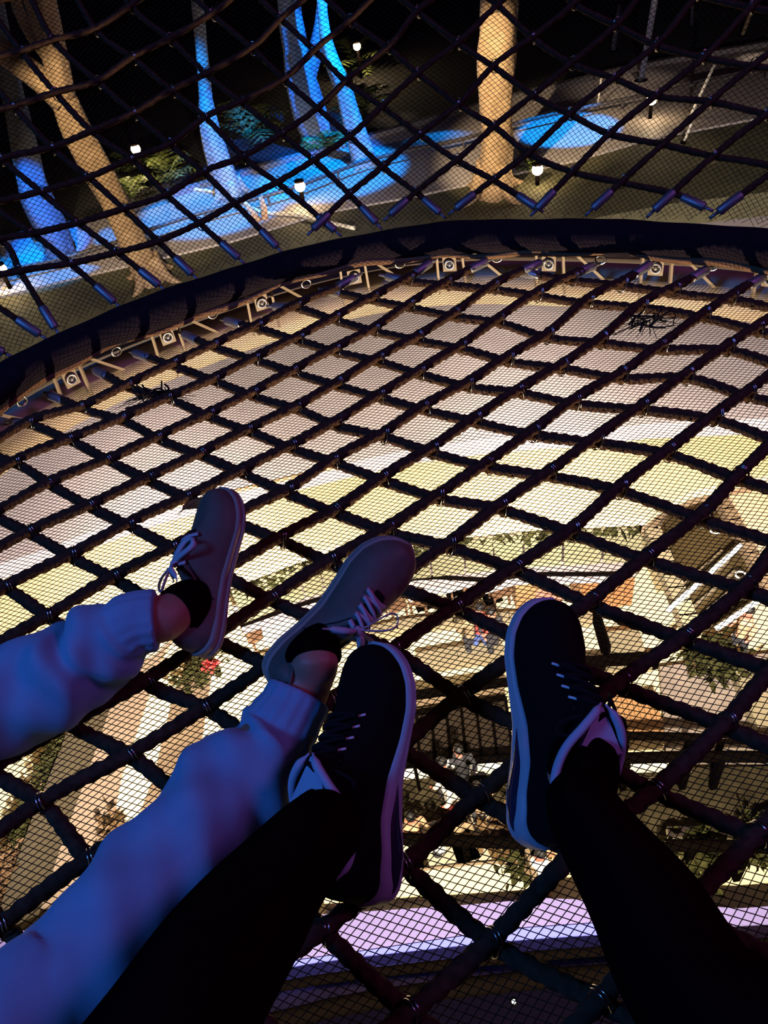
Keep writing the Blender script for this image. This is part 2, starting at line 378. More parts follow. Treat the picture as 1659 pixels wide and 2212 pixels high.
NODE_MM={(-2,2):(-699,1904),(-1,-2):(-1016,1584),(-1,-1):(-915,1646),(-1,0):(-814,1709),(-1,1):(-713,1772),(-1,2):(-611,1829),(-1,3):(-510,1891),(-1,4):(-406,1946),(-1,5):(-300,2001),(-1,6):(-196,2061),(-1,7):(-92,2122),(0,-5):(-1229,1311),(0,-4):(-1127,1378),(0,-3):(-1027,1445),(0,-2):(-928,1513),(0,-1):(-827,1576),(0,0):(-723,1630),(0,1):(-627,1707),(0,2):(-520,1748),(0,3):(-425,1825),(0,4):(-315,1864),(0,5):(-210,1922),(0,6):(-106,1982),(0,7):(-2,2043),(0,8):(102,2106),(1,-7):(-1342,1102),(1,-6):(-1240,1167),(1,-5):(-1138,1233),(1,-4):(-1036,1302),(1,-3):(-936,1371),(1,-2):(-836,1439),(1,-1):(-746,1518),(1,0):(-631,1546),(1,1):(-530,1603),(1,2):(-428,1667),(1,3):(-330,1719),(1,4):(-226,1779),(1,5):(-120,1849),(1,6):(-15,1901),(1,7):(88,1964),(1,8):(192,2029),(1,9):(296,2093),(2,-9):(-1456,896),(2,-8):(-1354,960),(2,-7):(-1251,1025),(2,-6):(-1149,1089),(2,-5):(-1046,1155),(2,-4):(-945,1222),(2,-3):(-843,1293),(2,-2):(-744,1372),(2,-1):(-635,1422),(2,0):(-526,1464),(2,1):(-426,1517),(2,2):(-324,1559),(2,3):(-229,1624),(2,4):(-123,1681),(2,5):(-27,1751),(2,6):(77,1816),(2,7):(179,1890),(2,8):(283,1957),(2,9):(387,2018),(3,-10):(-1468,754),(3,-9):(-1366,818),(3,-8):(-1263,883),(3,-7):(-1160,947),(3,-6):(-1058,1012),(3,-5):(-955,1077),(3,-4):(-853,1142),(3,-3):(-750,1206),(3,-2):(-651,1273),(3,-1):(-536,1319),(3,0):(-436,1367),(3,1):(-331,1421),(3,2):(-234,1472),(3,3):(-138,1537),(3,4):(-39,1596),(3,5):(59,1660),(3,6):(161,1746),(3,7):(268,1828),(3,8):(375,1885),(3,9):(480,1944),(3,10):(584,2003),(4,-12):(-1583,549),(4,-11):(-1480,613),(4,-10):(-1378,676),(4,-9):(-1275,740),(4,-8):(-1172,804),(4,-7):(-1069,869),(4,-6):(-967,935),(4,-5):(-864,1000),(4,-4):(-762,1064),(4,-3):(-661,1131),(4,-2):(-550,1177),(4,-1):(-444,1232),(4,0):(-339,1282),(4,1):(-241,1336),(4,2):(-138,1386),(4,3):(-45,1451),(4,4):(54,1522),(4,5):(154,1585),(4,6):(256,1661),(4,7):(374,1764),(4,8):(471,1813),(4,9):(574,1870),(4,10):(676,1927),(5,-13):(-1595,408),(5,-12):(-1492,471),(5,-11):(-1390,535),(5,-10):(-1287,598),(5,-9):(-1184,662),(5,-8):(-1082,726),(5,-7):(-979,791),(5,-6):(-876,856),(5,-5):(-773,923),(5,-4):(-671,990),(5,-3):(-567,1045),(5,-2):(-466,1101),(5,-1):(-359,1151),(5,0):(-254,1200),(5,1):(-155,1254),(5,2):(-59,1305),(5,3):(40,1377),(5,4):(136,1438),(5,5):(241,1512),(5,6):(349,1598),(5,7):(465,1689),(5,8):(566,1738),(5,9):(668,1794),(5,10):(770,1851),(6,-14):(-1607,267),(6,-13):(-1505,330),(6,-12):(-1402,393),(6,-11):(-1299,457),(6,-10):(-1197,521),(6,-9):(-1094,585),(6,-8):(-991,649),(6,-7):(-888,712),(6,-6):(-785,776),(6,-5):(-682,840),(6,-4):(-579,903),(6,-3):(-475,967),(6,-2):(-374,1017),(6,-1):(-272,1068),(6,0):(-168,1117),(6,1):(-73,1182),(6,2):(29,1238),(6,3):(124,1303),(6,4):(226,1361),(6,5):(330,1430),(6,6):(434,1495),(6,7):(566,1613),(6,8):(663,1664),(6,9):(764,1719),(6,10):(864,1775),(7,-15):(-1619,125),(7,-14):(-1517,188),(7,-13):(-1414,252),(7,-12):(-1312,315),(7,-11):(-1209,379),(7,-10):(-1107,444),(7,-9):(-1004,508),(7,-8):(-902,573),(7,-7):(-798,637),(7,-6):(-694,698),(7,-5):(-590,757),(7,-4):(-487,817),(7,-3):(-386,878),(7,-2):(-286,933),(7,-1):(-183,990),(7,0):(-82,1037),(7,1):(15,1104),(7,2):(115,1163),(7,3):(216,1233),(7,4):(323,1303),(7,5):(428,1363),(7,6):(537,1437),(7,7):(670,1550),(7,8):(763,1591),(7,9):(860,1644),(7,10):(958,1698),(8,-16):(-1631,-16),(8,-15):(-1529,47),(8,-14):(-1426,110),(8,-13):(-1324,173),(8,-12):(-1221,237),(8,-11):(-1119,301),(8,-10):(-1017,366),(8,-9):(-915,432),(8,-8):(-813,498),(8,-7):(-710,564),(8,-6):(-605,624),(8,-5):(-501,680),(8,-4):(-393,730),(8,-3):(-295,795),(8,-2):(-199,852),(8,-1):(-99,915),(8,0):(6,965),(8,1):(104,1028),(8,2):(207,1089),(8,3):(311,1160),(8,4):(418,1234),(8,5):(531,1295),(8,6):(644,1369),(8,7):(779,1464),(8,8):(863,1513),(8,9):(956,1567),(8,10):(1052,1621),(9,-17):(-1643,-157),(9,-16):(-1541,-95),(9,-15):(-1438,-32),(9,-14):(-1335,31),(9,-13):(-1233,94),(9,-12):(-1131,158),(9,-11):(-1029,222),(9,-10):(-927,288),(9,-9):(-826,354),(9,-8):(-724,421),(9,-7):(-623,489),(9,-6):(-520,560),(9,-5):(-403,608),(9,-4):(-299,665),(9,-3):(-204,719),(9,-2):(-106,777),(9,-1):(-3,838),(9,0):(100,903),(9,1):(205,972),(9,2):(309,1036),(9,3):(417,1105),(9,4):(530,1177),(9,5):(650,1252),(9,6):(767,1325),(9,7):(854,1372),(9,8):(952,1431),(9,9):(1047,1486),(9,10):(1143,1541),(10,-17):(-1553,-236),(10,-16):(-1450,-173),(10,-15):(-1347,-111),(10,-14):(-1245,-48),(10,-13):(-1143,15),(10,-12):(-1040,79),(10,-11):(-938,143),(10,-10):(-837,208),(10,-9):(-736,275),(10,-8):(-636,341),(10,-7):(-536,407),(10,-6):(-441,468),(10,-5):(-323,527),(10,-4):(-215,582),(10,-3):(-117,638),(10,-2):(-17,707),(10,-1):(89,767),(10,0):(196,825),(10,1):(303,884),(10,2):(411,963),(10,3):(525,1035),(10,4):(644,1110),(10,5):(733,1162),(10,6):(840,1229),(10,7):(941,1289),(10,8):(1038,1346),(10,9):(1135,1403),(10,10):(1233,1460),(11,-18):(-1565,-377),(11,-17):(-1462,-315),(11,-16):(-1359,-252),(11,-15):(-1257,-190),(11,-14):(-1154,-127),(11,-13):(-1052,-64),(11,-12):(-950,0),(11,-11):(-848,63),(11,-10):(-746,128),(11,-9):(-645,193),(11,-8):(-545,259),(11,-7):(-446,324),(11,-6):(-344,385),(11,-5):(-237,439),(11,-4):(-132,489),(11,-3):(-31,548),(11,-2):(65,608),(11,-1):(183,673),(11,0):(286,730),(11,1):(397,798),(11,2):(513,865),(11,3):(611,942),(11,4):(718,1015),(11,5):(821,1079),(11,6):(922,1141),(11,7):(1024,1202),(11,8):(1123,1261),(11,9):(1222,1319),(11,10):(1321,1378),(12,-19):(-1577,-518),(12,-18):(-1474,-456),(12,-17):(-1371,-393),(12,-16):(-1269,-331),(12,-15):(-1166,-269),(12,-14):(-1064,-206),(12,-13):(-961,-143),(12,-12):(-859,-80),(12,-11):(-757,-17),(12,-10):(-655,47),(12,-9):(-554,110),(12,-8):(-453,174),(12,-7):(-352,235),(12,-6):(-251,290),(12,-5):(-150,337),(12,-4):(-48,393),(12,-3):(56,460),(12,-2):(169,522),(12,-1):(279,584),(12,0):(392,639),(12,1):(511,706),(12,2):(600,782),(12,3):(700,854),(12,4):(803,925),(12,5):(906,991),(12,6):(1007,1054),(12,7):(1109,1116),(12,8):(1210,1177),(12,9):(1310,1236),(12,10):(1410,1296),(13,-19):(-1486,-597),(13,-18):(-1383,-535),(13,-17):(-1281,-472),(13,-16):(-1178,-410),(13,-15):(-1076,-347),(13,-14):(-973,-285),(13,-13):(-871,-222),(13,-12):(-768,-160),(13,-11):(-666,-97),(13,-10):(-564,-34),(13,-9):(-463,28),(13,-8):(-361,88),(13,-7):(-261,146),(13,-6):(-162,196),(13,-5):(-65,243),(13,-4):(33,296),(13,-3):(152,373),(13,-2):(268,429),(13,-1):(384,498),(13,0):(481,565),(13,1):(588,632),(13,2):(689,700),(13,3):(788,771),(13,4):(890,840),(13,5):(992,906),(13,6):(1094,969),(13,7):(1195,1031),(13,8):(1297,1093),(13,9):(1398,1154),(14,-19):(-1395,-675),(14,-18):(-1293,-613),(14,-17):(-1190,-551),(14,-16):(-1088,-489),(14,-15):(-985,-426),(14,-14):(-882,-364),(14,-13):(-780,-302),(14,-12):(-678,-239),(14,-11):(-575,-177),(14,-10):(-473,-115),(14,-9):(-371,-54),(14,-8):(-270,6),(14,-7):(-169,62),(14,-6):(-70,114),(14,-5):(28,166),(14,-4):(130,225),(14,-3):(244,293),(14,-2):(358,357),(14,-1):(467,421),(14,0):(570,488),(14,1):(673,555),(14,2):(776,622),(14,3):(876,690),(14,4):(977,757),(14,5):(1079,822),(14,6):(1181,886),(14,7):(1283,949),(14,8):(1384,1011),(14,9):(1486,1072),(15,-20):(-1407,-816),(15,-19):(-1305,-754),(15,-18):(-1202,-692),(15,-17):(-1100,-630),(15,-16):(-997,-568),(15,-15):(-894,-505),(15,-14):(-792,-443),(15,-13):(-689,-381),(15,-12):(-587,-319),(15,-11):(-484,-257),(15,-10):(-382,-195),(15,-9):(-280,-134),(15,-8):(-179,-75),(15,-7):(-77,-17),(15,-6):(23,38),(15,-5):(124,94),(15,-4):(228,154),(15,-3):(337,219),(15,-2):(447,282),(15,-1):(553,346),(15,0):(657,412),(15,1):(760,479),(15,2):(862,545),(15,3):(964,611),(15,4):(1066,677),(15,5):(1167,741),(15,6):(1269,804),(15,7):(1371,867),(15,8):(1473,929),(15,9):(1575,991),(16,-20):(-1317,-895),(16,-19):(-1214,-833),(16,-18):(-1112,-771),(16,-17):(-1009,-709),(16,-16):(-906,-646),(16,-15):(-804,-584),(16,-14):(-701,-522),(16,-13):(-598,-460),(16,-12):(-496,-398),(16,-11):(-393,-336),(16,-10):(-291,-274),(16,-9):(-189,-214),(16,-8):(-87,-154),(16,-7):(15,-95),(16,-6):(117,-37),(16,-5):(219,22),(16,-4):(323,83),(16,-3):(430,146),(16,-2):(536,208),(16,-1):(641,272),(16,0):(745,337),(16,1):(848,402),(16,2):(950,467),(16,3):(1052,532),(16,4):(1154,597),(16,5):(1256,661),(16,6):(1358,724),(16,7):(1460,786),(16,8):(1562,848),(17,-20):(-1226,-974),(17,-19):(-1124,-912),(17,-18):(-1021,-849),(17,-17):(-918,-787),(17,-16):(-816,-725),(17,-15):(-713,-663),(17,-14):(-610,-601),(17,-13):(-508,-539),(17,-12):(-405,-477),(17,-11):(-303,-415),(17,-10):(-200,-353),(17,-9):(-98,-292),(17,-8):(5,-232),(17,-7):(107,-172),(17,-6):(209,-112),(17,-5):(312,-52),(17,-4):(416,9),(17,-3):(521,71),(17,-2):(625,134),(17,-1):(730,197),(17,0):(833,261),(17,1):(936,325),(17,2):(1039,390),(17,3):(1141,454),(17,4):(1243,518),(17,5):(1345,581),(17,6):(1447,644),(17,7):(1549,706),(17,8):(1651,769),(18,-21):(-1238,-1115),(18,-20):(-1136,-1052),(18,-19):(-1033,-990),(18,-18):(-930,-928),(18,-17):(-828,-866),(18,-16):(-725,-804),(18,-15):(-622,-742),(18,-14):(-520,-680),(18,-13):(-417,-617),(18,-12):(-314,-555),(18,-11):(-212,-494),(18,-10):(-109,-432),(18,-9):(-7,-371),(18,-8):(96,-310),(18,-7):(198,-249),(18,-6):(301,-188),(18,-5):(404,-127),(18,-4):(508,-66),(18,-3):(611,-4),(18,-2):(715,59),(18,-1):(819,122),(18,0):(922,185),(18,1):(1025,248),(18,2):(1128,312),(18,3):(1230,376),(18,4):(1332,439),(18,5):(1435,502),(18,6):(1537,564),(18,7):(1639,627),(19,-21):(-1148,-1193),(19,-20):(-1045,-1131),(19,-19):(-942,-1069),(19,-18):(-840,-1007),(19,-17):(-737,-945),(19,-16):(-634,-883),(19,-15):(-532,-820),(19,-14):(-429,-758),(19,-13):(-326,-696),(19,-12):(-224,-634),(19,-11):(-121,-572),(19,-10):(-19,-511),(19,-9):(84,-449),(19,-8):(187,-388),(19,-7):(290,-326),(19,-6):(392,-265),(19,-5):(495,-204),(19,-4):(599,-142),(19,-3):(702,-80),(19,-2):(805,-17),(19,-1):(908,45),(19,0):(1012,108),(19,1):(1114,171),(19,2):(1217,234),(19,3):(1319,297),(19,4):(1422,360),(19,5):(1524,423),(19,6):(1626,485),(19,7):(1729,548),(20,-21):(-1057,-1272),(20,-20):(-954,-1210),(20,-19):(-852,-1148),(20,-18):(-749,-1086),(20,-17):(-646,-1023),(20,-16):(-544,-961),(20,-15):(-441,-899),(20,-14):(-338,-837),(20,-13):(-236,-775),(20,-12):(-133,-713),(20,-11):(-31,-651),(20,-10):(72,-589),(20,-9):(175,-527),(20,-8):(278,-466),(20,-7):(380,-404),(20,-6):(483,-343),(20,-5):(586,-281),(20,-4):(689,-219),(20,-3):(792,-157),(20,-2):(895,-94),(20,-1):(998,-32),(20,0):(1101,31),(20,1):(1204,93),(20,2):(1307,156),(20,3):(1409,219),(20,4):(1511,281),(20,5):(1614,344),(20,6):(1716,406),(21,-21):(-967,-1351),(21,-20):(-864,-1289),(21,-19):(-761,-1226),(21,-18):(-659,-1164),(21,-17):(-556,-1102),(21,-16):(-453,-1040),(21,-15):(-351,-978),(21,-14):(-248,-916),(21,-13):(-145,-854),(21,-12):(-43,-792),(21,-11):(60,-730),(21,-10):(163,-668),(21,-9):(266,-606),(21,-8):(368,-544),(21,-7):(471,-482),(21,-6):(574,-420),(21,-5):(677,-358),(21,-4):(780,-296),(21,-3):(882,-234),(21,-2):(985,-172),(21,-1):(1088,-110),(21,0):(1191,-47),(21,1):(1294,15),(21,2):(1396,78),(21,3):(1499,140),(21,4):(1601,203),(21,5):(1704,265),(22,-20):(-773,-1367),(22,-19):(-671,-1305),(22,-18):(-568,-1243),(22,-17):(-465,-1181),(22,-16):(-363,-1119),(22,-15):(-260,-1057),(22,-14):(-157,-994),(22,-13):(-55,-932),(22,-12):(48,-870),(22,-11):(151,-808),(22,-10):(253,-746),(22,-9):(356,-684),(22,-8):(459,-622),(22,-7):(562,-560),(22,-6):(664,-498),(22,-5):(767,-436),(22,-4):(870,-374),(22,-3):(973,-312),(22,-2):(1076,-250),(22,-1):(1178,-188),(22,0):(1281,-125),(22,1):(1384,-63),(22,2):(1486,-1),(22,3):(1589,62),(22,4):(1692,124),(23,-20):(-683,-1446),(23,-19):(-580,-1384),(23,-18):(-477,-1322),(23,-17):(-375,-1260),(23,-16):(-272,-1197),(23,-15):(-169,-1135),(23,-14):(-67,-1073),(23,-13):(36,-1011),(23,-12):(139,-949),(23,-11):(241,-887),(23,-10):(344,-825),(23,-9):(447,-763),(23,-8):(549,-701),(23,-7):(652,-639),(23,-6):(755,-577),(23,-5):(858,-515),(23,-4):(960,-452),(23,-3):(1063,-390),(23,-2):(1166,-328),(23,-1):(1269,-266),(23,0):(1371,-204),(23,1):(1474,-141),(23,2):(1577,-79),(23,3):(1679,-17),(24,-19):(-489,-1463),(24,-18):(-387,-1400),(24,-17):(-284,-1338),(24,-16):(-181,-1276),(24,-15):(-79,-1214),(24,-14):(24,-1152),(24,-13):(127,-1090),(24,-12):(229,-1028),(24,-11):(332,-965),(24,-10):(435,-903),(24,-9):(537,-841),(24,-8):(640,-779),(24,-7):(743,-717),(24,-6):(845,-655),(24,-5):(948,-593),(24,-4):(1051,-531),(24,-3):(1154,-469),(24,-2):(1256,-406),(24,-1):(1359,-344),(24,0):(1462,-282),(24,1):(1564,-220),(24,2):(1667,-158),(25,-18):(-296,-1479),(25,-17):(-193,-1417),(25,-16):(-91,-1355),(25,-15):(12,-1293),(25,-14):(114,-1230),(25,-13):(217,-1168),(25,-12):(320,-1106),(25,-11):(423,-1044),(25,-10):(525,-982),(25,-9):(628,-920),(25,-8):(731,-858),(25,-7):(833,-796),(25,-6):(936,-734),(25,-5):(1039,-671),(25,-4):(1141,-609),(25,-3):(1244,-547),(25,-2):(1347,-485),(25,-1):(1449,-423),(25,0):(1552,-361),(25,1):(1655,-298),(25,2):(1757,-236),(26,-18):(-206,-1558),(26,-17):(-103,-1496),(26,-16):(0,-1433),(26,-15):(102,-1371),(26,-14):(205,-1309),(26,-13):(308,-1247),(26,-12):(410,-1185),(26,-11):(513,-1123),(26,-10):(616,-1061),(26,-9):(718,-999),(26,-8):(821,-936),(26,-7):(924,-874),(26,-6):(1026,-812),(26,-5):(1129,-750),(26,-4):(1232,-688),(26,-3):(1334,-626),(26,-2):(1437,-564),(26,-1):(1540,-501),(26,0):(1643,-439),(27,-17):(-12,-1574),(27,-16):(90,-1512),(27,-15):(193,-1450),(27,-14):(296,-1388),(27,-13):(398,-1326),(27,-12):(501,-1264),(27,-11):(604,-1201),(27,-10):(706,-1139),(27,-9):(809,-1077),(27,-8):(912,-1015),(27,-7):(1014,-953),(27,-6):(1117,-891),(27,-5):(1220,-829),(27,-4):(1322,-766),(27,-3):(1425,-704),(27,-2):(1528,-642),(27,-1):(1630,-580),(28,-16):(181,-1591),(28,-15):(284,-1529),(28,-14):(386,-1467),(28,-13):(489,-1404),(28,-12):(592,-1342),(28,-11):(694,-1280),(28,-10):(797,-1218),(28,-9):(900,-1156),(28,-8):(1002,-1094),(28,-7):(1105,-1032),(28,-6):(1208,-969),(28,-5):(1310,-907),(28,-4):(1413,-845),(28,-3):(1516,-783),(29,-14):(477,-1545),(29,-13):(580,-1483),(29,-12):(682,-1421),(29,-11):(785,-1359),(29,-10):(888,-1297),(29,-9):(990,-1235),(29,-8):(1093,-1172),(29,-7):(1196,-1110),(29,-6):(1298,-1048),(29,-5):(1401,-986),(30,-10):(978,-1375),(30,-9):(1081,-1313),(30,-8):(1183,-1251),(30,-7):(1286,-1189)}
